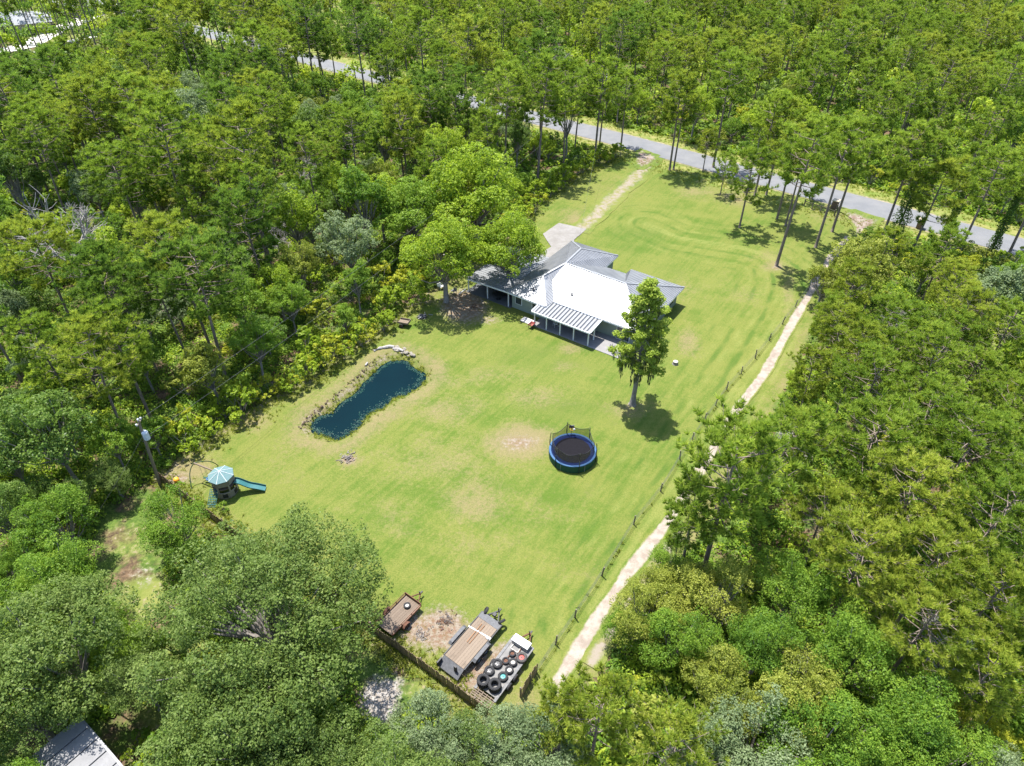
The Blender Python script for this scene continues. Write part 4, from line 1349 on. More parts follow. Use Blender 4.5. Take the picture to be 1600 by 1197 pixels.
def far_house(label, px, py, w, d, rz, hip=True):
    t = thing('distant_house', label, 'house', (*G(px, py), 0), rz, 'houses beyond the wood')
    MB().box((0, 0, 1.4), (w, d, 2.8)).obj('wall', M['offwhite'], t)
    x, y, z0, z1 = w / 2 + .5, d / 2 + .5, 2.75, 5.0
    r = x - y
    MB().add([(-x, -y, z0), (x, -y, z0), (x, y, z0), (-x, y, z0), (-r, 0, z1), (r, 0, z1)], [(0, 1, 5, 4), (1, 2, 5), (2, 3, 4, 5), (3, 0, 4), (3, 2, 1, 0)]).obj('roof', M['shingle'], t)
    for k in (-.3, 0, .3):
        o = MB().box((w * k, -d / 2 - .03, 1.5), (1.4, .06, 1.2)).obj('window', M['white'], t)
        MB().box((w * k, -d / 2 - .08, 1.5), (1.2, .04, 1.0)).obj('pane', M['glass'], o)


far_house('distant house with grey hip roof beyond the pale driveway', 15, 50, 22, 13, .5)
far_house('distant house with grey hip roof behind thin pines', 128, 18, 18, 11, -.6)


# ------------------------------------------------------------------ vegetation prototypes
def unit(v): return v / (np.linalg.norm(v, axis=-1, keepdims=True) + 1e-9)


def sph(n, rng): return unit(rng.normal(size=(n, 3)))


def leaves(Cn, Nr, size, rng, aspect=.6, jit=.7):
    """diamond leaf faces at Cn facing roughly Nr"""
    n = len(Cn)
    Nn = unit(Nr + rng.normal(0, jit, (n, 3)))
    a = unit(np.cross(Nn, sph(n, rng))); b = np.cross(Nn, a)
    l = (size * rng.uniform(.65, 1.35, n))[:, None]
    V = np.stack([Cn - a * l * .5, Cn + b * l * aspect * .5, Cn + a * l * .5 + Nn * l * .12, Cn - b * l * aspect * .5], 1)
    return V.reshape(-1, 3), np.arange(4 * n).reshape(-1, 4)


def lobed_crown(rng, zc, Rx, Rz, nl, nleaf, size, lobe=(.20, .35), low=-.35, jit=.7, spread=(.5, .95), irr=.65):
    D = sph(nl * 4, rng); D = D[D[:, 2] > low][:nl]
    cen = D * rng.uniform(*spread, (len(D), 1)) * np.array([Rx, Rx, Rz]) + np.array([0, 0, zc])
    az_ = np.arctan2(D[:, 1], D[:, 0]); ph = rng.uniform(0, 6.28, 3)
    wob = 1 + .20 * np.sin(2 * az_ + ph[0]) + .14 * np.sin(3 * az_ + ph[1]) + .10 * np.sin(5 * az_ + ph[2])
    cen[:, :2] *= (1 + (wob - 1) * irr)[:, None]; cen[:, 2] = zc + (cen[:, 2] - zc) * (1 + .25 * irr * rng.normal(0, 1, len(D)))
    rad = Rx * rng.uniform(*lobe, len(D))
    w = rad ** 2; cnt = np.maximum((nleaf * w / w.sum()).astype(int), 20)
    VV, TT, NN, CC = [], [], [], []
    for c, r, k in zip(cen, rad, cnt):
        d = sph(int(k * 1.5), rng); d = d[d[:, 2] > -.55][:k]
        rr = r * np.where(rng.random(len(d)) < .86, rng.uniform(.84, 1.1, len(d)), rng.uniform(.5, .8, len(d)))
        # clumping: gather the leaves into twig clusters
        cl = sph(max(6, k // 16), rng)
        j = rng.integers(0, len(cl), len(d))
        d = unit(d * .30 + cl[j] * .85 + np.array([0, 0, .15]))
        p = c + d * rr[:, None] * np.array([1, 1, .82])
        CC.append(p); NN.append(d * .7 + np.array([0, 0, .6])); TT.append(np.clip(rng.normal(.5, .13, len(d)) + rng.normal(0, .09) + .10 * rng.normal(size=len(cl))[j], 0, 1))
    CC = np.concatenate(CC); NN = np.concatenate(NN); TT = np.concatenate(TT)
    V, F = leaves(CC, NN, size, rng, jit=jit)
    return V, F, np.repeat(TT, 4), cen, rad


def limbs(mb, rng, base, cen, r0, frac=1.0, tipr=.025):
    for c in cen:
        if rng.random() > frac: continue
        c = Vector(c); b = Vector((0, 0, base * rng.uniform(.75, 1.1)))
        m = b.lerp(c, .5) + Vector((rng.normal(0, .2), rng.normal(0, .2), -.25))
        mb.tube([b, m, c], [r0 * .45, r0 * .28, tipr], 5, False)


def broad_proto(seed, H, Rx, nl, nleaf, size, trunk_h=.35, r0=.16, bark='barkg', **kw):
    rng = np.random.default_rng(seed)
    base = H * trunk_h
    Rz = (H - base) * .55
    zc = H - Rz * .95
    V, F, T, cen, rad = lobed_crown(rng, zc, Rx, Rz, nl, nleaf, size, **kw)
    mb = MB()
    mb.tube([(0, 0, -.15), (rng.normal(0, .08), rng.normal(0, .08), base * .5), (0, 0, base), (0, 0, zc)], [r0 * 1.3, r0, r0 * .85, r0 * .4], 8)
    limbs(mb, rng, base, cen, r0, .8 if nl < 60 else .3)
    return mb.mesh('trunk', M[bark], True), fast_mesh('crown', V, F, LF['green'], dict(tint=T)), H, Rx


def tufts(P, D, rng, blades=18, ln=.34, w=.035, up=.95):
    n = len(P)
    d = unit(D[:, None, :] * up + sph(n * blades, rng).reshape(n, blades, 3))
    L = ln * rng.uniform(.7, 1.2, (n, blades, 1))
    s = unit(np.cross(d, sph(n * blades, rng).reshape(n, blades, 3))) * w
    base = P[:, None, :] + d * .02
    V = np.stack([base - s, base + s, base + d * L], 2).reshape(-1, 3)
    return V, np.arange(len(V)).reshape(-1, 3)


def pine_proto(seed, H, Rx, cfrac=.5, nb=26, tuft=520, r0=.17, blades=20, ln=.50, w=.046, flat=1.0):
    rng = np.random.default_rng(seed)
    mb = MB()
    bend = rng.normal(0, .35, 2)
    def axis(f): return np.array([bend[0] * f * f, bend[1] * f * f, H * f])
    mb.tube([tuple(axis(f) - np.array([0, 0, .2 if f == 0 else 0])) for f in (0, .05, .3, .55, .8, .97)], [r0 * 1.35, r0 * 1.05, r0 * .9, r0 * .7, r0 * .42, r0 * .12], 8)
    P, D, T = [], [], []
    per = max(5, tuft // nb)
    for k in range(nb):
        f = 1 - cfrac * max(0.0, (k + rng.uniform(-.3, .5)) / nb) ** .9
        f = min(max(f, .3), .985)
        g = (1 - f) / cfrac                                        # 0 top .. 1 bottom
        prof = math.sin(min(1, g * 1.05 + .16) * math.pi * .62) * (1 - .5 * max(0, g - .55))
        L = Rx * prof * rng.uniform(.65, 1.15)
        az = k * 2.4 + rng.uniform(-.5, .5)
        o = axis(f); up = .35 + .5 * (1 - g)
        dr = np.array([math.cos(az), math.sin(az), 0])
        mid = o + dr * L * .55 + np.array([0, 0, up * L * .18 - .1])
        tip = o + dr * L + np.array([0, 0, up * L * .55 * flat])
        mb.tube([o, mid, tip], [r0 * .30, r0 * .18, .02], 5, False)
        tk = np.clip(rng.normal(.5, .12), .15, .85)
        for j in range(4):                                        # side shoots
            a2 = az + rng.choice([-1, 1]) * rng.uniform(.5, 1.0)
            st = mid * (1 - j * .3) + tip * (j * .3)
            e2 = st + np.array([math.cos(a2), math.sin(a2), rng.uniform(.1, 1.1)]) * L * rng.uniform(.25, .42)
            mb.tube([st, e2], [r0 * .12, .015], 4, False)
            m = per // 6
            ff = rng.uniform(.45, 1.08, m)[:, None]
            pp = st + (e2 - st) * ff + rng.normal(0, .16, (m, 3))
            P.append(pp); T.append(np.clip(tk + rng.normal(0, .17, m), 0, 1))
        m = per - 4 * (per // 6)
        ff = rng.uniform(.55, 1.05, m)[:, None]
        P.append(mid + (tip - mid) * (ff * 1.6 - .6) + rng.normal(0, .26, (m, 3))); T.append(np.clip(tk + rng.normal(0, .10, m), 0, 1))
    m = 16
    P.append(axis(1.0) + rng.normal(0, .28, (m, 3)) - np.array([0, 0, .3])); T.append(np.clip(rng.normal(.6, .1, m), 0, 1))
    P = np.concatenate(P); T = np.concatenate(T)
    cen = axis(1 - cfrac * .6)
    D = unit(unit(P - cen) * .6 + np.array([0, 0, .9]))
    V, F = tufts(P, D, rng, blades, ln, w, 1.15)
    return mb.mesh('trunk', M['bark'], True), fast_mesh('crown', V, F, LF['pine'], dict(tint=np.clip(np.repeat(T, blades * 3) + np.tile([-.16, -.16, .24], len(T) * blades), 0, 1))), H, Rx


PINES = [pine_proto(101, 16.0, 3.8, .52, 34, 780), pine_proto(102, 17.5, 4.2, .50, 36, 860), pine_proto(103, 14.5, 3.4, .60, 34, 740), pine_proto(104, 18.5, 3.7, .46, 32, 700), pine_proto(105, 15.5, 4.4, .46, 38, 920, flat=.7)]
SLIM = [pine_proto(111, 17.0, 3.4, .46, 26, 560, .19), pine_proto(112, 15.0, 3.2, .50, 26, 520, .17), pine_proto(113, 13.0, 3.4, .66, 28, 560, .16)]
BROAD = [broad_proto(201, 9.0, 3.2, 34, 10000, .215), broad_proto(202, 10.5, 3.5, 38, 11000, .215), broad_proto(203, 7.5, 2.8, 28, 8000, .205, .3), broad_proto(204, 11.5, 2.9, 36, 10000, .215, .4), broad_proto(205, 6.0, 2.6, 24, 7000, .19, .22)]
LIVE = [broad_proto(301, 10.5, 7.6, 130, 60000, .165, .22, .45, irr=.4, lobe=(.10, .20), spread=(.55, .98), low=-.15), broad_proto(302, 9.5, 5.4, 66, 32000, .165, .22, .32, lobe=(.14, .25), spread=(.5, .95), low=-.2)]
NEARB = [broad_proto(221, 8.5, 3.1, 44, 21000, .135, irr=.9), broad_proto(222, 6.8, 2.8, 38, 18000, .125, .28, irr=.9), broad_proto(223, 5.8, 2.7, 34, 16000, .120, .22, irr=.9)]
MAPLE = [broad_proto(311, 10.5, 5.0, 54, 22000, .235, .3, .3, lobe=(.16, .28), spread=(.5, .95), low=-.35)]
SHRUB = [broad_proto(401, 2.6, 1.5, 10, 1300, .21, .1, .05), broad_proto(402, 3.2, 1.4, 11, 1400, .21, .1, .05), broad_proto(403, 2.0, 1.7, 9, 1100, .20, .06, .05)]


def dead_proto(seed, H, spread):
    rng = np.random.default_rng(seed)
    mb = MB()

    def grow(p, d, L, r, lv):
        q = p + d * L
        m = (p + q) / 2 + Vector(rng.normal(0, L * .06, 3))
        mb.tube([p, m, q], [r, r * .85, r * .62], 5, False)
        if lv == 0: return
        for k in range(4 if lv > 1 else 5):
            nd = (d * .75 + Vector(rng.normal(0, spread, 3)) + Vector((0, 0, .12))).normalized()
            grow(p.lerp(q, rng.uniform(.5, 1.0)), nd, L * rng.uniform(.58, .85), max(r * .6, .022), lv - 1)
    grow(Vector((0, 0, -.1)), Vector((0, 0, 1)), H * .34, H * .016, 4)
    return mb.mesh('trunk', M['barkd'], False), None, H, H * .4


DEAD = [dead_proto(501, 13, .5), dead_proto(502, 8, .6)]


def plant(name, proto, loc, scale=1.0, lf=None, rot=None, label='', cat='tree', group=None, lean=.03, zs=1.0):
    tm, cm, H, Rx = proto
    t = thing(name, label, cat, (loc[0], loc[1], loc[2] if len(loc) > 2 else 0), 0, group)
    t.rotation_euler = (random.gauss(0, lean), random.gauss(0, lean), random.uniform(0, 6.28) if rot is None else rot)
    t.scale = (scale, scale, scale * zs)
    link('trunk', tm, t)
    if cm is not None:
        c = link('crown', cm, t)
        if lf:
            c.material_slots[0].link = 'OBJECT'; c.material_slots[0].material = LF[lf]
    return t


# ------------------------------------------------------------------ trees one can point at
PLACED = []                                                  # (x, y, radius) of trees set by hand


def crown_at(px, py, proto, scale, zfrac=.72):
    """ground point of a tree whose crown centre shows at a photo pixel"""
    z = proto[2] * scale * zfrac
    return G(px, py, z)


_ONES = 'zero one two three four five six seven eight nine ten eleven twelve thirteen fourteen fifteen sixteen seventeen eighteen nineteen'.split()
_TENS = '0 0 twenty thirty forty fifty sixty seventy eighty ninety'.split()


def word_number(n):
    n = min(99, max(1, int(round(n))))
    return _ONES[n] if n < 20 else _TENS[n // 10] + ('-' + _ONES[n % 10] if n % 10 else '')


def pct(px, py):
    return f'{word_number(px / 16)} percent across, {word_number(py / 11.97)} down'


def T(name, px, py, proto, scale, lf, label, cat='tree', group=None, zfrac=.72, base=False, lean=.02, clear=.75, zs=1.0):
    p = G(px, py) if base else crown_at(px, py, proto, scale, zfrac)
    PLACED.append((p[0], p[1], proto[3] * scale * clear))
    return plant(name, proto, p, scale, lf, None, label, cat, group, lean, zs)


# yard pines (base pixels, heights measured on the photo)
YP = [(1213, 415, 0, 19.0, 'pine', 'slim tall pine nearest the house, alone in its own pool of shade'),
      (1155, 356, 2, 11.5, 'pine', 'short bushy pine with its shade spread on the open lawn'),
      (1274, 387, 1, 17.0, 'pine', 'tall leaning-looking pine at the lawn edge by the track'),
      (1300, 362, 0, 15.8, 'pine', 'slim pine just inside the low wooden posts'),
      (1214, 342, 1, 13.5, 'pine_y', 'thick-trunked pine in the middle of the yard pines'),
      (1227, 353, 0, 13.0, 'pine', 'thin pine beside the thick-trunked yard pine'),
      (1179, 306, 1, 15.5, 'pine', 'tall pine on the lawn corner close to the road edge'),
      (1197, 305, 0, 14.5, 'pine_y', 'slim pine next to the tall one close to the road edge'),
      (1114, 262, 0, 18.0, 'pine', 'tallest roadside pine between the two driveways'),
      (1046, 266, 1, 15.5, 'pine_y', 'twin-stemmed roadside pine right of the gravel drive, thicker stem'),
      (1052, 266, 0, 14.0, 'pine', 'thinner stem of the twin pines right of the gravel drive'),
      (970, 231, 1, 13.0, 'pine', 'pine beside the tall dark power pole'),
      (1268, 312, 1, 11.0, 'pine', 'pine standing at the near edge of the road behind the posts'),
      (1098, 268, 2, 7.0, 'pine_y', 'young low pine in roadside shade'),
      (1125, 305, 2, 6.5, 'pine', 'young pine leaning over the roadside lawn edge')]
for px, py, k, h, lf, lab in YP:
    pr = SLIM[k] if h > 8 else SLIM[2]
    s = h / pr[2]
    T('pine_tree', px, py, pr, s, lf, lab, 'pine', 'slim pines on the front lawn', base=True, lean=.015)
for px, py, k, h, lf, lab in [(1374, 382, 0, 16.5, 'pine', 'thick dark pine beside the ivy-wrapped trunk near the track mouth'), (1425, 392, 2, 13, 'pine_y', 'very thin pine rising from roadside shrubs by the second gate pillar'),
                              (1487, 418, 0, 15.5, 'pine', 'slim pine with ivy on its stem before the road bend'), (1576, 397, 1, 16, 'pine', 'bare-stemmed pine at the road where it leaves the frame')]:
    T('pine_tree', px, py, SLIM[k], h / SLIM[k][2], lf, lab, 'pine', 'roadside pines beside the track mouth', base=True, lean=.015)


def ivy_tree(px, py, h, rad, label):
    pr = PINES[3]; s = h / pr[2]
    t = T('pine_tree', px, py, pr, s, 'pine', label, 'pine', 'ivy-clad pines by the road', base=True, lean=.01)
    rng = np.random.default_rng(int(px))
    n = 2600
    z = rng.uniform(.1, h * .62, n); a = rng.uniform(0, 6.28, n)
    r = rad * (1.15 - .55 * z / (h * .62)) * (.75 + .25 * np.sin(z * 2.1 + a * 2)) * rng.uniform(.55, 1.05, n)
    Cn = np.stack([r * np.cos(a), r * np.sin(a), z], 1) / s
    Nr = np.stack([np.cos(a), np.sin(a), 0 * a + .3], 1)
    V, F = leaves(Cn, Nr, .24 / s, rng)
    link('ivy', fast_mesh('ivy', V, F, LF['dark'], dict(tint=np.repeat(np.clip(rng.normal(.5, .18, n), 0, 1), 4))), t)


ivy_tree(1392, 384, 15.5, 1.5, 'pine cloaked thickly in dark ivy beside the track mouth')
ivy_tree(1473, 378, 13.5, .75, 'pine with ivy sleeve standing beside the second gate pillar')
ivy_tree(1548, 394, 14.5, .8, 'pine with ivy up its stem at the far bend of the road')

# cypress with hanging moss on the lawn
rng = np.random.default_rng(77)
base = G(988, 632)
cyp = thing('cypress_tree', 'moss-hung conical cypress standing alone on the lawn behind the patio', 'tree', (*base, 0), 0)
mb = MB()
mb.tube([(0, 0, -.1), (0, 0, .25), (.02, .03, 1.0), (.1, .0, 4), (.12, .05, 8), (.1, .0, 13.6)], [.46, .33, .25, .21, .14, .03], 12)
CC, NN, TT, MS = [], [], [], []
for k in range(64):
    f = (k + .5) / 64
    z = 5.3 + 8.9 * f
    Rk = 3.7 * (1 - f) ** .8 * (1.0 - .55 * max(0, .22 - f) * 4) + .35
    az = k * 2.4 + rng.normal(0, .3)
    L = Rk * rng.uniform(.55, 1.05)
    tip = np.array([math.cos(az) * L, math.sin(az) * L, z + .25 - .12 * L])
    mb.tube([(0.1, 0, z - .2), (tip[0] * .5, tip[1] * .5, z + .15), tuple(tip)], [.06, .04, .015], 5, False)
    tk = rng.normal(.5, .12)
    for j in range(4):
        c = np.array([0, 0, z]) + (tip - np.array([0, 0, z])) * rng.uniform(.45, 1.05) + rng.normal(0, .18, 3)
        m = 105
        d = sph(m, rng); r = rng.uniform(.3, .62)
        CC.append(c + d * np.array([r, r, r * .5]) * rng.uniform(.5, 1.05, (m, 1))); NN.append(d * .5 + np.array([0, 0, .8])); TT.append(np.clip(tk + rng.normal(0, .15, m), 0, 1))
    if f < .8:
        for j in range(4 if f < .2 else 1):
            c = tip * np.array([.85, .85, 1]) * rng.uniform(.55, 1.05) * np.array([1, 1, 0]) + np.array([0, 0, tip[2] - .1]) + rng.normal(0, .25, 3)
            MS.append((c, rng.uniform(.5, 1.5 if f > .15 else 2.3)))
mb.obj('trunk', M['barkg'], cyp, True)
CC = np.concatenate(CC); NN = np.concatenate(NN); TT = np.concatenate(TT)
V, F = leaves(CC, NN, .22, rng, .5)
link('crown', fast_mesh('crown', V, F, LF['cypress'], dict(tint=np.repeat(np.clip(TT + .15, 0, 1), 4))), cyp)
CC, NN = [], []
for c, L in MS:
    n = int(L * 26)
    zz = rng.random(n)
    CC.append(c + np.stack([rng.normal(0, .13, n) * (1 - .7 * zz), rng.normal(0, .13, n) * (1 - .7 * zz), -L * zz], 1)); NN.append(sph(n, rng))
CC = np.concatenate(CC); NN = np.concatenate(NN); NN[:, 2] = 0
a = unit(np.cross(unit(NN), np.array([0, 0, 1.0])))
l = .32 * rng.uniform(.6, 1.2, len(CC))[:, None]
V = np.stack([CC - np.array([0, 0, 1]) * l, CC + a * .04, CC + np.array([0, 0, 1]) * l * .6, CC - a * .04], 1).reshape(-1, 3)
link('moss', fast_mesh('moss', V, np.arange(len(V)).reshape(-1, 4), LF['moss'], dict(tint=rng.random(len(V)))), cyp)
PLACED.append((base[0], base[1], 4))

# big trees by the house and in the near corner
T('maple_tree', 742, 300, MAPLE[0], 1.28, 'bright', 'big bright-green broad tree rising behind the carport', 'tree', zfrac=.65)
T('maple_tree', 795, 385, MAPLE[0], .92, 'bright', 'rounded bright-green tree leaning over the metal roof', 'tree', zfrac=.65)
T('maple_tree', 692, 395, MAPLE[0], 1.0, 'bright', 'bright-green tree beside the carport corner above the bare soil', 'tree', zfrac=.65)
T('maple_tree', 640, 330, MAPLE[0], .95, 'green', 'mid-green tree behind the bright ones near the carport', 'tree', zfrac=.65)
T('live_oak', 418, 968, LIVE[0], 1.02, 'oak', 'huge spreading live oak with grey-green dome over the plank fence', 'oak', zfrac=.55)
T('live_oak', 395, 1130, LIVE[1], .95, 'oak', 'live oak crown below the huge oak at the picture foot', 'oak', zfrac=.6)
T('live_oak', 450, 1165, LIVE[1], .66, 'oak', 'low oak crown between the sandy clearing and the huge oak', 'oak', zfrac=.6)
T('live_oak', 90, 1020, LIVE[1], 1.0, 'oak', 'full oak crown above the flat white roof', 'oak', zfrac=.6)
T('live_oak', 178, 1000, LIVE[1], .48, 'green', 'mid-sized oak beside the grassy clearing', 'oak', zfrac=.6)
T('live_oak', 40, 1110, LIVE[1], .72, 'oak', 'oak crown overhanging the paved yard in the near corner', 'oak', zfrac=.6)
T('live_oak', 88, 915, NEARB[0], .9, 'green', 'green tree at the edge of the clearing above the oaks', 'oak', zfrac=.65)
T('broadleaf_tree', 272, 818, NEARB[2], 1.0, 'green', 'vivid green small tree growing against the plank fence', 'tree', zfrac=.6)
T('broadleaf_tree', 680, 1140, NEARB[1], .85, 'grey', 'pale grey-green sparse tree beyond the fence below the trailers', 'tree', zfrac=.6)
T('broadleaf_tree', 520, 1205, NEARB[1], .8, 'oak', 'grey-green tree at the picture foot beside the sand patch', 'tree', zfrac=.6)
T('broadleaf_tree', 790, 1165, NEARB[1], .8, 'grey', 'pale grey-green tree at the picture foot near the fence corner', 'tree', zfrac=.6)
T('broadleaf_tree', 865, 1165, NEARB[2], 1.0, 'grey', 'pale bushy tree at the picture foot next to the spiky pine', 'tree', zfrac=.6)
T('broadleaf_tree', 735, 1190, NEARB[2], .9, 'oak', 'small grey-green tree between the two pale ones', 'tree', zfrac=.6)
T('broadleaf_tree', 480, 1195, NEARB[1], 1.0, 'oak', 'oak-like tree at the picture foot under the live oaks', 'tree', zfrac=.6)
T('pine_tree', 940, 1105, PINES[2], .70, 'pine_y', 'spiky yellow-green pine at the picture foot by the track end', 'pine', zfrac=.82)
T('pine_tree', 880, 1105, PINES[2], .5, 'pine_y', 'small spiky pine covering the lower end of the sandy track', 'pine', zfrac=.82)
T('pine_tree', 1045, 1165, PINES[0], .62, 'pine_y', 'second spiky pine at the picture foot beside the scrub', 'pine', zfrac=.82)
T('pine_tree', 1142, 748, PINES[2], 1.08, 'pine', 'broad dark pine hanging over the sandy track', 'pine', zfrac=.68)
T('pine_tree', 1086, 806, PINES[2], .7, 'pine', 'young dense pine at the track edge below the broad dark one', 'pine', zfrac=.7)
T('pine_tree', 1210, 705, PINES[2], .9, 'pine', 'deep green pine behind the broad one over the track', 'pine', zfrac=.68)
for k, (px, py, kk, s, lf) in enumerate([(1012, 925, 4, .6, 'olive'), (985, 985, 4, .62, 'green'), (1052, 872, 4, .62, 'green'), (1120, 930, 4, 1.0, 'olive'), (1060, 1000, 2, .85, 'green'), (1190, 1010, 0, .8, 'green'), (1010, 960, 4, .9, 'olive'), (1130, 1080, 2, .9, 'olive'), (1240, 930, 0, .85, 'green'),
                                       (1240, 1090, 2, 1.0, 'olive'), (1330, 1030, 0, .9, 'green'), (1330, 1150, 2, 1.0, 'green'), (1180, 1160, 4, 1.1, 'grey'), (1420, 1120, 0, .9, 'green'), (1060, 920, 4, .8, 'olive'),
                                       (1270, 1180, 4, 1.2, 'green'), (1480, 1180, 4, 1.0, 'green'), (1110, 1190, 4, .9, 'grey')]):
    T('scrub_oak', px, py, NEARB[{0: 0, 2: 1, 4: 2}[kk]], s, lf, {'olive': 'olive-green scrub oak in the near thicket beside the sandy track', 'green': 'fresh green scrub oak in the near thicket beside the sandy track', 'grey': 'pale grey-green scrub oak in the near thicket beside the sandy track'}[lf].replace(' beside the sandy track', '') + ', ' + pct(px, py), 'tree',
      'scrub oaks in the near thicket', zfrac=.6)
T('broadleaf_tree', 1530, 1150, NEARB[2], .75, 'yellow', 'bright yellow-leaved bush tree in the near corner of the thicket', 'tree', zfrac=.6)
T('broadleaf_tree', 1105, 1050, NEARB[2], .45, 'yellow', 'small yellow bush in the middle of the scrub oaks', 'tree', zfrac=.6)
T('holly_tree', 1345, 425, BROAD[1], 1.0, 'olive', 'dense olive-gold tree at the track beside the front lawn', 'tree', zfrac=.6)
T('holly_tree', 1290, 440, BROAD[4], 1.0, 'olive', 'lower olive-gold bush tree hugging the track edge', 'tree', zfrac=.6)
T('broadleaf_tree', 1560, 470, BROAD[3], 1.05, 'grey', 'grey-green airy tree on the far side of the thicket', 'tree', zfrac=.65)
T('broadleaf_tree', 1505, 415, BROAD[4], .8, 'yellow', 'yellow-leaved tree behind the roadside shrubs', 'tree', zfrac=.6)
T('broadleaf_tree', 1450, 420, BROAD[4], .9, 'olive', 'feathery olive tree below the roadside ivy pines', 'tree', zfrac=.6)
T('broadleaf_tree', 298, 195, BROAD[0], 1.5, 'grey', 'blue-grey rounded tree standing out in the dark wood', 'tree', zfrac=.62)
T('dead_tree', 82, 305, DEAD[0], 1.35, None, 'bare grey dead tree with fine twigs in the pine wood', 'dead tree', zfrac=.7)
T('dead_tree', 105, 315, DEAD[1], 1.0, None, 'smaller bare grey tree beside the large dead one', 'dead tree', zfrac=.7)
T('dead_tree', 1135, 925, DEAD[1], .62, None, 'pale dead branches sticking out of the scrub oaks', 'dead tree', zfrac=.85)
T('dead_tree', 1180, 1120, DEAD[1], .6, None, 'dead grey bush tree among the olive scrub', 'dead tree', zfrac=.85)
for px, py, k, s, lab in [(1420, 470, 1, .9, 'grey dead snag among pines beyond the track mouth'), (1250, 660, 1, .7, 'leafless grey top beside the deep green pines over the track'), (480, 235, 1, 1.0, 'bare grey snag in the wood above the bright broad tree'), (200, 80, 0, .7, 'thin bare snag near the pale distant driveway'), (420, 330, 1, .8, 'grey twiggy snag in the middle of the left wood'), (1090, 985, 1, .5, 'small pale dead branches at the left edge of the scrub oaks'), (1275, 1020, 1, .55, 'dead grey branches in the middle of the near thicket'), (880, 60, 0, .8, 'bare grey trunk standing across the road behind the house')]:
    T('dead_tree', px, py, DEAD[k], s, None, lab, 'dead tree', zfrac=.85)
T('dead_tree', 1500, 965, DEAD[1], .9, None, 'dead grey limbs among the near pines', 'dead tree', zfrac=.85)
T('pine_tree', 50, 378, PINES[4], .95, 'pine_y', 'flat-topped pale pine below the bare dead tree', 'pine', zfrac=.85)
for px, py, k, s, lf in [(1410, 500, 4, .95, 'pine'), (1480, 520, 0, .9, 'pine'), (1320, 510, 4, .8, 'pine_y'), (1275, 575, 2, .8, 'pine_y'), (1370, 590, 4, 1.0, 'pine'), (1360, 680, 4, 1.1, 'pine'), (1450, 640, 1, .95, 'pine'), (1520, 700, 4, 1.1, 'pine'),
                         (1430, 770, 4, 1.05, 'pine_y'), (1300, 790, 0, .85, 'pine_y'), (1560, 800, 1, 1.0, 'pine'), (1350, 870, 4, .95, 'pine_y'), (1470, 870, 4, 1.0, 'pine_y'), (1560, 920, 0, 1.0, 'pine_y'), (1450, 970, 4, .9, 'pine_y'), (1560, 1040, 2, .9, 'pine_y'), (1590, 620, 0, .9, 'pine')]:
    T('pine_tree', px, py, PINES[k], s * .74, lf, {'pine': 'green tufted pine in the grove beside the sandy track', 'pine_y': 'yellow-tufted pine in the grove beside the sandy track'}[lf].replace(' beside the sandy track', '') + ', ' + pct(px, py), 'pine', 'pines in the grove beside the sandy track', zfrac=.82)

# hedge of vine-covered bushes along the lawn
HEDGE = [tuple(G(*p)) for p in ((975, 248), (930, 262), (890, 288), (855, 310), (825, 342), (805, 365))]
HEDGE2 = [tuple(G(*p)) for p in ((655, 470), (625, 495), (600, 518), (560, 548), (500, 590), (440, 622), (400, 645), (340, 685), (290, 715))]
k = 0
for line, lab, grp in ((HEDGE, 'yellow-green vine bush in the hedge beside the gravel drive', 'hedge bushes beside the gravel drive'), (HEDGE2, 'bright vine-covered bush in the hedge between wood and pond lawn', 'hedge bushes between wood and lawn')):
    for p, a in at_path(line, 1.25):
        off = np.array((-math.sin(a), math.cos(a))) * random.uniform(-.2, 2.0) * (-1 if line is HEDGE2 else -1)
        q = p + off
        lab2 = lab.replace(' in the hedge', ' of the hedge') + ', ' + pct(*PJ(q[0], q[1], 1.5)[:2])
        lf = random.choice(['yellow', 'bright', 'bright', 'bright'])
        plant('hedge_bush', SHRUB[k % 3], q, random.uniform(.8, 1.25), lf, None, lab2, 'bush', grp)
        PLACED.append((q[0], q[1], .6)); k += 1
for k, (u_, v_, s) in enumerate(((14.3, 12.2, .45), (15.3, 12.4, .5), (16.0, 12.0, .4))):
    q = hp(u_, v_)
    plant('garden_shrub', SHRUB[k], q, s, 'green', None, 'clipped green shrub in the recess before the front door', 'shrub', 'shrubs at the front door')
for k, (px, py, s, lab) in enumerate(((225, 1165, .5, 'bright low bush on sandy soil beside the flat white roof'), (245, 1190, .45, 'small bush with pale leaves near the foot of the oak'), (265, 722, .55, 'young pine-green sapling by the transformer pole'), (352, 800, .4, 'tuft of tall weeds at the fence in front of the oak'))):
    plant('bush', SHRUB[k % 3], G(px, py), s, 'green', None, lab, 'bush')

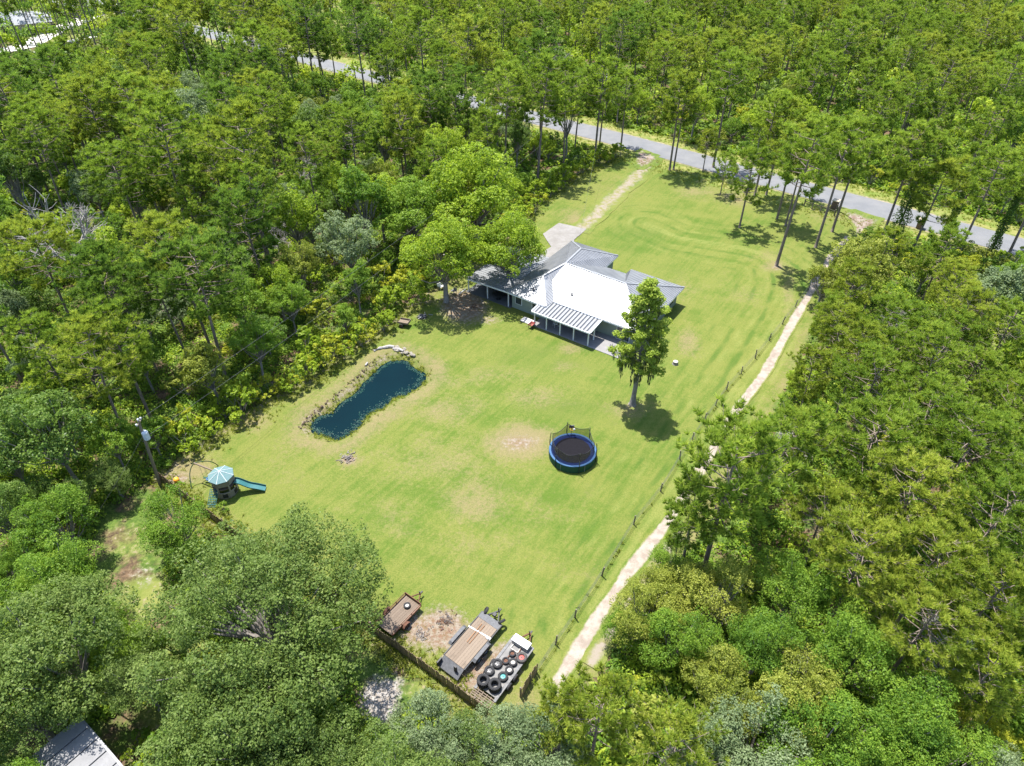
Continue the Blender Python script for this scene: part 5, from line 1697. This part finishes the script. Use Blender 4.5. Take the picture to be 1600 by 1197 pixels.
# ------------------------------------------------------------------ woods: scattered individuals
lawn_far = LAWN
ROADVIS = [np.array(PJ(*p, 0)[:2]) for p in [ROAD[4] + (ROAD[5] - ROAD[4]) * f for f in np.linspace(-.05, 1, 5)] + [ROAD[5] + (ROAD[6] - ROAD[5]) * f for f in np.linspace(0, 1, 8)] + [ROAD[6] + (ROAD[8] - ROAD[6]) * f for f in np.linspace(0, 1, 12)]]
ROADVIS += [np.array(p) for p in ((470, 92), (505, 103), (545, 113), (575, 124), (330, 52), (350, 62))]
PATHVIS = [np.array(p) for p in ((85, 295), (60, 310), (110, 310), (85, 325), (150, 372), (160, 850), (170, 900), (210, 900), (245, 905), (255, 945), (215, 845), (180, 820), (300, 770), (235, 770), (290, 745), (210, 800), (610, 1120), (905, 1032), (935, 985), (960, 945), (990, 905), (1020, 870), (1045, 840), (1165, 635), (1190, 605), (1215, 560), (1240, 515), (600, 1090), (580, 1110), (230, 930), (190, 880), (220, 860), (700, 1090), (670, 1060), (150, 366))]
DRVVIS = [np.array(p) for p in ((10, 76), (40, 70), (5, 88), (25, 84), (95, 62), (75, 55), (110, 40), (140, 26), (30, 30), (130, 66), (60, 20))]
BUILD_PX = [np.array(p) for p in ((100, 1150), (130, 1180), (90, 1190), (60, 1180), (150, 1195))]
CLEAR_SAND = [(545, 1020), (612, 1003), (690, 1070), (650, 1110), (630, 1140), (595, 1150), (560, 1120)]
CLEAR = [(128, 880), (150, 815), (195, 775), (240, 745), (300, 740), (345, 800), (300, 860), (262, 890), (265, 960), (215, 985), (150, 935)]
LAWN_IN = [p for p in LAWN_PX]


def zone(x, y):
    s = road_s(x, y)
    if s > 0: return 'far'
    if inside(LAWN, x, y): return None
    tx = np.interp(y, [p[1] for p in TRACK], [p[0] for p in TRACK])
    return 'right' if x > tx - 1 else 'left'


def blocked(x, y, h, r, z, kind):
    s = road_s(x, y)
    if abs(s) < 5.5 + (2.0 if s > 0 else 1.5): return True
    if inside(LAWN, x, y) or dist_line(LAWN, np.array(x), np.array(y), True) < (2.2 if z == 'left' else 1.6): return True
    gx, gy, _g = PJ(x, y, 0)
    if inside(CLEAR, gx, gy) or inside(CLEAR_SAND, gx, gy): return True
    px, py, sc = PJ(x, y, h * .72)
    if any(inside(CLEAR_SAND, px + r * sc * a, py + r * sc * b) for a, b in ((0, 0), (.7, 0), (-.7, 0), (0, .6), (0, -.8))): return True
    if inside(CLEAR, px, py + r * sc * .4) or inside(CLEAR, px, py - r * sc * .6) or inside(CLEAR, px + r * sc * .7, py) or inside(CLEAR, px - r * sc * .7, py): return True
    R_ = r * sc
    for q in ROADVIS:
        if s < 0 and math.hypot(q[0] - px, (q[1] - py)) < R_ * (1.3 if q[0] < 700 else 1.05): return True
    for q in PATHVIS:
        if math.hypot(q[0] - px, q[1] - py) < R_ * 1.05: return True
    for q in DRVVIS:
        if math.hypot(q[0] - px, q[1] - py) < R_ * 1.25: return True
    for q in BUILD_PX:
        if math.hypot(q[0] - px, q[1] - py) < R_ * 1.0: return True
    if h > 2:
        lx, ly = px, py + R_ * .3
        if inside(LAWN_IN, np.array(lx), np.array(ly)): return True
        if s > -26 and z == 'right' and kind == 'pine' and px > 1330: return True
        if s < 0 and inside([(1230, 270), (1400, 330), (1600, 385), (1600, 300), (1400, 260), (1230, 220)], np.array(px), np.array(py)): return True
    for (bx_, by_, br) in ((2.5, 81, 17),):
        if math.hypot(x - (hp(12, 6)[0]), y - (hp(12, 6)[1])) < 13: return True
    return False


CELL = {}


def free(x, y, d):
    c = (int(x // 4), int(y // 4))
    for i in range(-2, 3):
        for j in range(-2, 3):
            for (a, b, q) in CELL.get((c[0] + i, c[1] + j), ()):
                if math.hypot(a - x, b - y) < (d + q) / 2: return False
    return True


def put(x, y, d): CELL.setdefault((int(x // 4), int(y // 4)), []).append((x, y, d))


for (x, y, r) in PLACED: put(x, y, min(6.5, r * 1.7))

WHERE = [(-45, 62, 'behind the pond hedge'), (-38, 38, 'round the transformer pole'), (-60, 85, 'around the bare dead tree'), (-22, 95, 'in the wood behind the house'), (-60, 130, 'in deep wood before the road'),
         (5, 118, 'beside the gravel drive'), (-120, 190, 'towards the distant houses'), (-30, 25, 'beside the flat white roof'), (30, 38, 'beside the sandy track'), (45, 62, 'beyond the sandy track'),
         (66, 75, 'behind the track mouth shrubs'), (30, 20, 'beyond the track end'), (-10, 175, 'across the road behind the house'), (60, 150, 'across from the front lawn'), (110, 130, 'across the road at its bend'), (-90, 260, 'far off across the road'),
         (40, 230, 'deep in the wood across the road'), (130, 220, 'deep in the wood past the bend')]
WHERE_T = [(-41, 50, 'among the bushes at the wood edge behind the pond'), (-30, 20, 'near the flat white roof')]


def where(x, y):
    return min(WHERE, key=lambda w: math.hypot(w[0] - x, w[1] - y))[2]


ADJ = dict(pine='green', pine_y='yellow-green', pine_d='dark green', green='fresh green', bright='bright green', olive='olive', dark='dark green', grey='grey-green', yellow='yellow', oak='grey-green')
cand = []
rs = np.random.default_rng(21)
# candidate points, nearest first
pts = []
for _ in range(42000):
    y = 8 + 372 * rs.random() ** 1.25
    half = (y * cP + CAM_H * sP) * 800 / F_PX + 26
    x = rs.uniform(-half, half)
    pts.append((x, y))
pts.sort(key=lambda p: p[0] ** 2 + p[1] ** 2)
FAR = []
n_p = n_b = n_s = 0
for x, y in pts:
    z = zone(x, y)
    if z is None: continue
    u = rs.random()
    s = road_s(x, y)
    dens = smooth_noise(np.array(x), np.array(y), 34, 12)
    if z == 'far':
        if s < 13: kind = 'shrub' if u < .6 else 'broad'
        else: kind = 'pine' if u < .60 + .15 * dens else ('broad' if u < .86 else 'shrub')
    elif z == 'right':
        kind = 'pine' if u < .45 + .2 * dens else ('broad' if u < .88 else 'shrub')
        if s > -16: kind = 'shrub' if u < .85 else 'broad'
        if y < 30: kind = 'broad' if u < .6 else kind
    else:
        kind = 'pine' if u < .46 + .3 * dens else ('broad' if u < .9 else 'shrub')
        if dist_line(HEDGE2, np.array(x), np.array(y)) < 6: kind = 'broad' if u < .8 else 'shrub'
        if y < 45: kind = 'broad' if u < .85 else kind
    v = rs.random()
    if kind == 'pine':
        k = rs.integers(0, 5); pr = PINES[k]; sc = rs.uniform(.72, 1.06)
        sc = sc * (1.12 if z == 'left' and y > 60 else (.74 if z == 'right' else 1.0)); d = (4.5 if z == 'left' else 5.0) * sc if z != 'far' else 5.6 * sc
        lf = ('pine' if v < .50 else ('pine_y' if v < .68 else 'pine_d')) if z == 'left' else ('pine' if v < .5 else ('pine_y' if v < .92 else 'pine_d'))
    elif kind == 'broad':
        k = rs.integers(0, 5); pr = BROAD[k] if x * x + y * y > 55 ** 2 else NEARB[k % 3]; sc = rs.uniform(.55, 1.1); d = 3.9 * sc + .4
        lf = ['green', 'bright', 'olive', 'dark', 'grey', 'green', 'bright', 'green'][rs.integers(0, 8)]
        if s > 0 and v < .4: lf = 'bright'
        if y < 45 and z == 'left': lf = ['green', 'oak', 'dark'][rs.integers(0, 3)]
    else:
        k = rs.integers(0, 3); pr = SHRUB[k]; sc = rs.uniform(.7, 1.5); d = 2.2 * sc
        lf = ['bright', 'green', 'olive', 'green', 'yellow', 'bright'][rs.integers(0, 6)]
    h, r = pr[2] * sc, pr[3] * sc
    if not free(x, y, d): continue
    if blocked(x, y, h, r, z, kind): continue
    px, py, q = PJ(x, y, h)
    if py > 1197 + 30 or px < -r * q - 18 * q or px > 1600 + r * q + 18 * q or py < -r * q * 2 - 60: continue
    mx, my, _ = PJ(x, y, h * .72)
    put(x, y, d)
    if px < -r * q * .8 or px > 1600 + r * q * .8:
        FAR.append((x, y, sc, kind, lf))
    elif kind == 'pine' and n_p < 262:
        n_p += 1
        plant('pine_tree', pr, (x, y), sc, lf, None, f'{ADJ[lf]} pine {where(x, y)}, {pct(mx, my)}', 'pine', f'pines {where(x, y)}')
    elif kind == 'broad' and n_b < 258:
        n_b += 1
        plant('broadleaf_tree', pr, (x, y), sc, lf, None, f'{ADJ[lf]} leafy tree {where(x, y)}, {pct(mx, my)}', 'tree', f'leafy trees {where(x, y)}')
    elif kind == 'shrub' and n_s < 240:
        n_s += 1
        plant('shrub', pr, (x, y), sc, lf, None, f'{ADJ[lf]} low shrub {where(x, y)}, {pct(mx, my)}', 'shrub', f'shrubs {where(x, y)}')
    else:
        FAR.append((x, y, sc, kind, lf))
print('WOODS', n_p, n_b, n_s, 'far', len(FAR))

# far wood: past the individual trees, joined
rf = np.random.default_rng(31)


def join_far(items, kind_names, name, lfkey, pine):
    VV, FF, TT, o = [], [], [], 0
    TB = MB()
    for (x, y, sc, kind, lf) in items:
        H = (16 if pine else 8) * sc * rf.uniform(.85, 1.15); Rr = (3.3 if pine else 3.0) * sc
        n = 150 if pine else 230
        if kind == 'shrub': H, Rr, n = 2.8 * sc, 1.6 * sc, 40
        if pine:
            nb = 14
            cz = H * rf.uniform(.62, .98, nb); az = rf.uniform(0, 6.28, nb); L = Rr * np.sin(np.clip((H - cz) / (H * .38) * .8 + .25, 0, 1) * 2.2) * rf.uniform(.4, 1, nb)
            cen = np.stack([np.cos(az) * L, np.sin(az) * L, cz], 1)
            j = rf.integers(0, nb, n)
            P = cen[j] + rf.normal(0, .48, (n, 3)) * np.array([1, 1, .55])
            V, F = tufts(P, np.tile(np.array([0, 0, 1.0]), (n, 1)), rf, 4, .75, .13)
            k = 3
        else:
            D = sph(n, rf); D[:, 2] = np.abs(D[:, 2]) * 1.1 - .25
            lob = sph(9, rf); D = unit(D * .6 + lob[rf.integers(0, 9, n)] * .5)
            P = D * np.array([Rr, Rr, H * .38]) * rf.uniform(.7, 1.05, (n, 1)) + np.array([0, 0, H * .6])
            V, F = leaves(P, D + np.array([0, 0, .5]), .58, rf, .7)
            k = 4
        VV.append(V + np.array([x, y, 0])); FF.append(F + o); o += len(V)
        TT.append(np.full(len(V), np.clip(rf.normal(.5, .2), .05, .95)) + np.repeat(rf.normal(0, .1, len(V) // k), k))
        if kind != 'shrub': TB.tube([(x, y, -.1), (x + rf.normal(0, .1), y, H * .9)], [.2, .08], 4, False)
    if not VV: return
    o1 = link(name, fast_mesh(name, np.concatenate(VV), np.concatenate(FF), LF[lfkey], dict(tint=np.clip(np.concatenate(TT), 0, 1))))
    tag(o1, kind='stuff')
    if TB.v:
        o2 = TB.obj(name.replace('foliage', 'trunks'), M['bark']); tag(o2, kind='stuff')


for lfk in ('pine', 'pine_y', 'pine_d'):
    join_far([f for f in FAR if f[3] == 'pine' and f[4] == lfk], None, 'far_wood_foliage', lfk, True)
for lfk in ('green', 'bright', 'olive', 'dark'):
    grp = {'green': ('green', 'grey'), 'bright': ('bright', 'yellow'), 'olive': ('olive',), 'dark': ('dark', 'oak')}[lfk]
    join_far([f for f in FAR if f[3] != 'pine' and f[4] in grp], None, 'far_wood_foliage', lfk, False)

# undergrowth: ferns, saplings and palmetto on the forest floor
ru = np.random.default_rng(41)
P = []
for _ in range(42000):
    y = 14 + 230 * ru.random() ** 1.35
    half = (y * cP + CAM_H * sP) * 800 / F_PX + 4
    P.append((ru.uniform(-half, half), y))
P = np.array(P)
ok = ~inside(LAWN, P[:, 0], P[:, 1]) & (dist_line(LAWN, P[:, 0], P[:, 1], True) > .8) & (np.abs(road_s(P[:, 0], P[:, 1])) > 6.5)
ok &= spots(P[:, 0], P[:, 1], GRASSY) < .42
ok &= spots(P[:, 0], P[:, 1], SANDY) < .5
ok &= dist_line(TRACK, P[:, 0], P[:, 1]) > 2.0
ok &= smooth_noise(P[:, 0], P[:, 1], 13, 6) > -.55
hx, hy = hp(12, 6)[:2]
ok &= np.hypot(P[:, 0] - hx, P[:, 1] - hy) > 13
gpx, gpy, _ = PJ(P[:, 0], P[:, 1], 0 * P[:, 0])
ok &= ~(inside(CLEAR, gpx, gpy) | inside(CLEAR_SAND, gpx, gpy))
ok &= ~((gpx < 250) & (gpy > 1130))
ok &= ~((gpx < 200) & (gpy < 85))
P = P[ok]
near = np.hypot(P[:, 0], P[:, 1]) < 95
for sel, nleaf, size, Pn in ((near, 40, .27, 'near'), (~near, 16, .58, 'far')):
    Q = P[sel]
    for gi, lfk in enumerate(('green', 'bright', 'green')):
        Z = Q[gi::3]
        n = len(Z) * nleaf
        rad = np.repeat(ru.uniform(.4, 1.1, len(Z)), nleaf)[:, None]
        D = sph(n, ru); D[:, 2] = np.abs(D[:, 2])
        c = np.repeat(np.concatenate([Z, np.full((len(Z), 1), .05)], 1), nleaf, 0) + D * rad * ru.uniform(.5, 1, (n, 1)) * np.array([1, 1, 1.0])
        V, F = leaves(c, D + np.array([0, 0, .8]), size, ru, .5)
        tt = np.repeat(np.clip(np.repeat(ru.normal(.5, .2, len(Z)), nleaf) + ru.normal(0, .1, n), 0, 1), 4)
        tag(link('undergrowth', fast_mesh('undergrowth', V, F, LF[lfk], dict(tint=tt))), kind='stuff')

# weeds on the verges, along the fences, round the pond; pond weed on the water
W_ = []
for line, n, sp in ((FENCE, 50, .12), ([tuple(G(*p)) for p in ((248, 748), (350, 826), (480, 916), (615, 1012), (762, 1120))], 1500, .7), (POND + POND[:1], 700, .5), (HEDGE2, 900, .9), (HEDGE, 600, .8)):
    q = at_path(line, .05); idx = ru.integers(0, len(q), n)
    for i in idx:
        p, a = q[i]; W_.append((p[0] + ru.normal(0, sp), p[1] + ru.normal(0, sp)))
for _ in range(9000):
    s_ = ru.choice([-1, 1]) * abs(ru.normal(6.5, 1.6)); f = ru.uniform(-110, 110)
    W_.append((RP[0] + RN[0] * s_ + .776 * f, RP[1] + RN[1] * s_ - .63 * f))
W_ = np.array(W_)
ok = (np.abs(road_s(W_[:, 0], W_[:, 1])) > 3.6) & (dist_line(TRACK, W_[:, 0], W_[:, 1]) > 1.7)
dz, sd = pond_depth(W_[:, 0], W_[:, 1])
ok &= sd > .1
W_ = W_[ok]; zz = np.where(sd[ok] < 2, lawn_z(W_[:, 0], W_[:, 1]), .03)
n = len(W_); bl = 9
P3 = np.concatenate([W_, zz[:, None]], 1)
V, F = tufts(P3, np.tile(np.array([0, 0, 1.0]), (n, 1)), ru, bl, .34, .03)
tag(link('tall_grass', fast_mesh('tall_grass', V, F, LF['olive'], dict(tint=np.repeat(np.clip(ru.normal(.55, .2, n), 0, 1), bl * 3)))), kind='stuff')

A_ = []
q = at_path(POND + POND[:1], .04)
cxy = np.array([cx, cy])
for _ in range(1700):
    p, a = q[ru.integers(0, len(q))]
    px, py, _s = PJ(p[0], p[1], 0)
    side = py > 598 + (575 - px) * .55 + 22                    # lawn-side shore carries the wider belt of weed
    inn = np.array((-math.sin(a), math.cos(a)))
    if not inside(POND, np.array(p[0] + inn[0] * .15), np.array(p[1] + inn[1] * .15)): inn = -inn
    d = abs(ru.normal(0, .36 if side else .12))
    if smooth_noise(np.array(p[0]), np.array(p[1]), 3.0, 17) < -.25 and ru.random() < .6: continue
    A_.append((p[0] + inn[0] * d + ru.normal(0, .1), p[1] + inn[1] * d + ru.normal(0, .1), WATER_Z + ru.uniform(.006, .03)))
A_ = np.array(A_)
V, F = leaves(A_, np.tile(np.array([0, 0, 1.0]), (len(A_), 1)), .14, ru, .8, .06)
tag(link('pond_weed', fast_mesh('pond_weed', V, F, LF['algae'], dict(tint=np.repeat(ru.random(len(A_)), 4)))), kind='stuff')
# crumbled edge of the bank: dark clods along the erosion line
EROS = [tuple(G(440 + a / 4.987, 480 + b / 4.987)) for a, b in ((125, 945), (200, 880), (290, 800), (360, 735), (440, 670), (520, 595), (580, 555), (640, 490), (690, 440), (740, 400))]
mb = MB()
for p, a in at_path(EROS, .10):
    if ru.random() < .35: continue
    s = ru.uniform(.03, .10)
    mb.box((p[0] + ru.normal(0, .12), p[1] + ru.normal(0, .12), .06 + ru.uniform(-.03, .05)), (s * 2, s * 1.4, s), ru.uniform(0, 3))
tag(mb.obj('soil_clods', plain('dark_soil', (.06, .042, .03), .95, var=.4, scale=9)), kind='stuff')
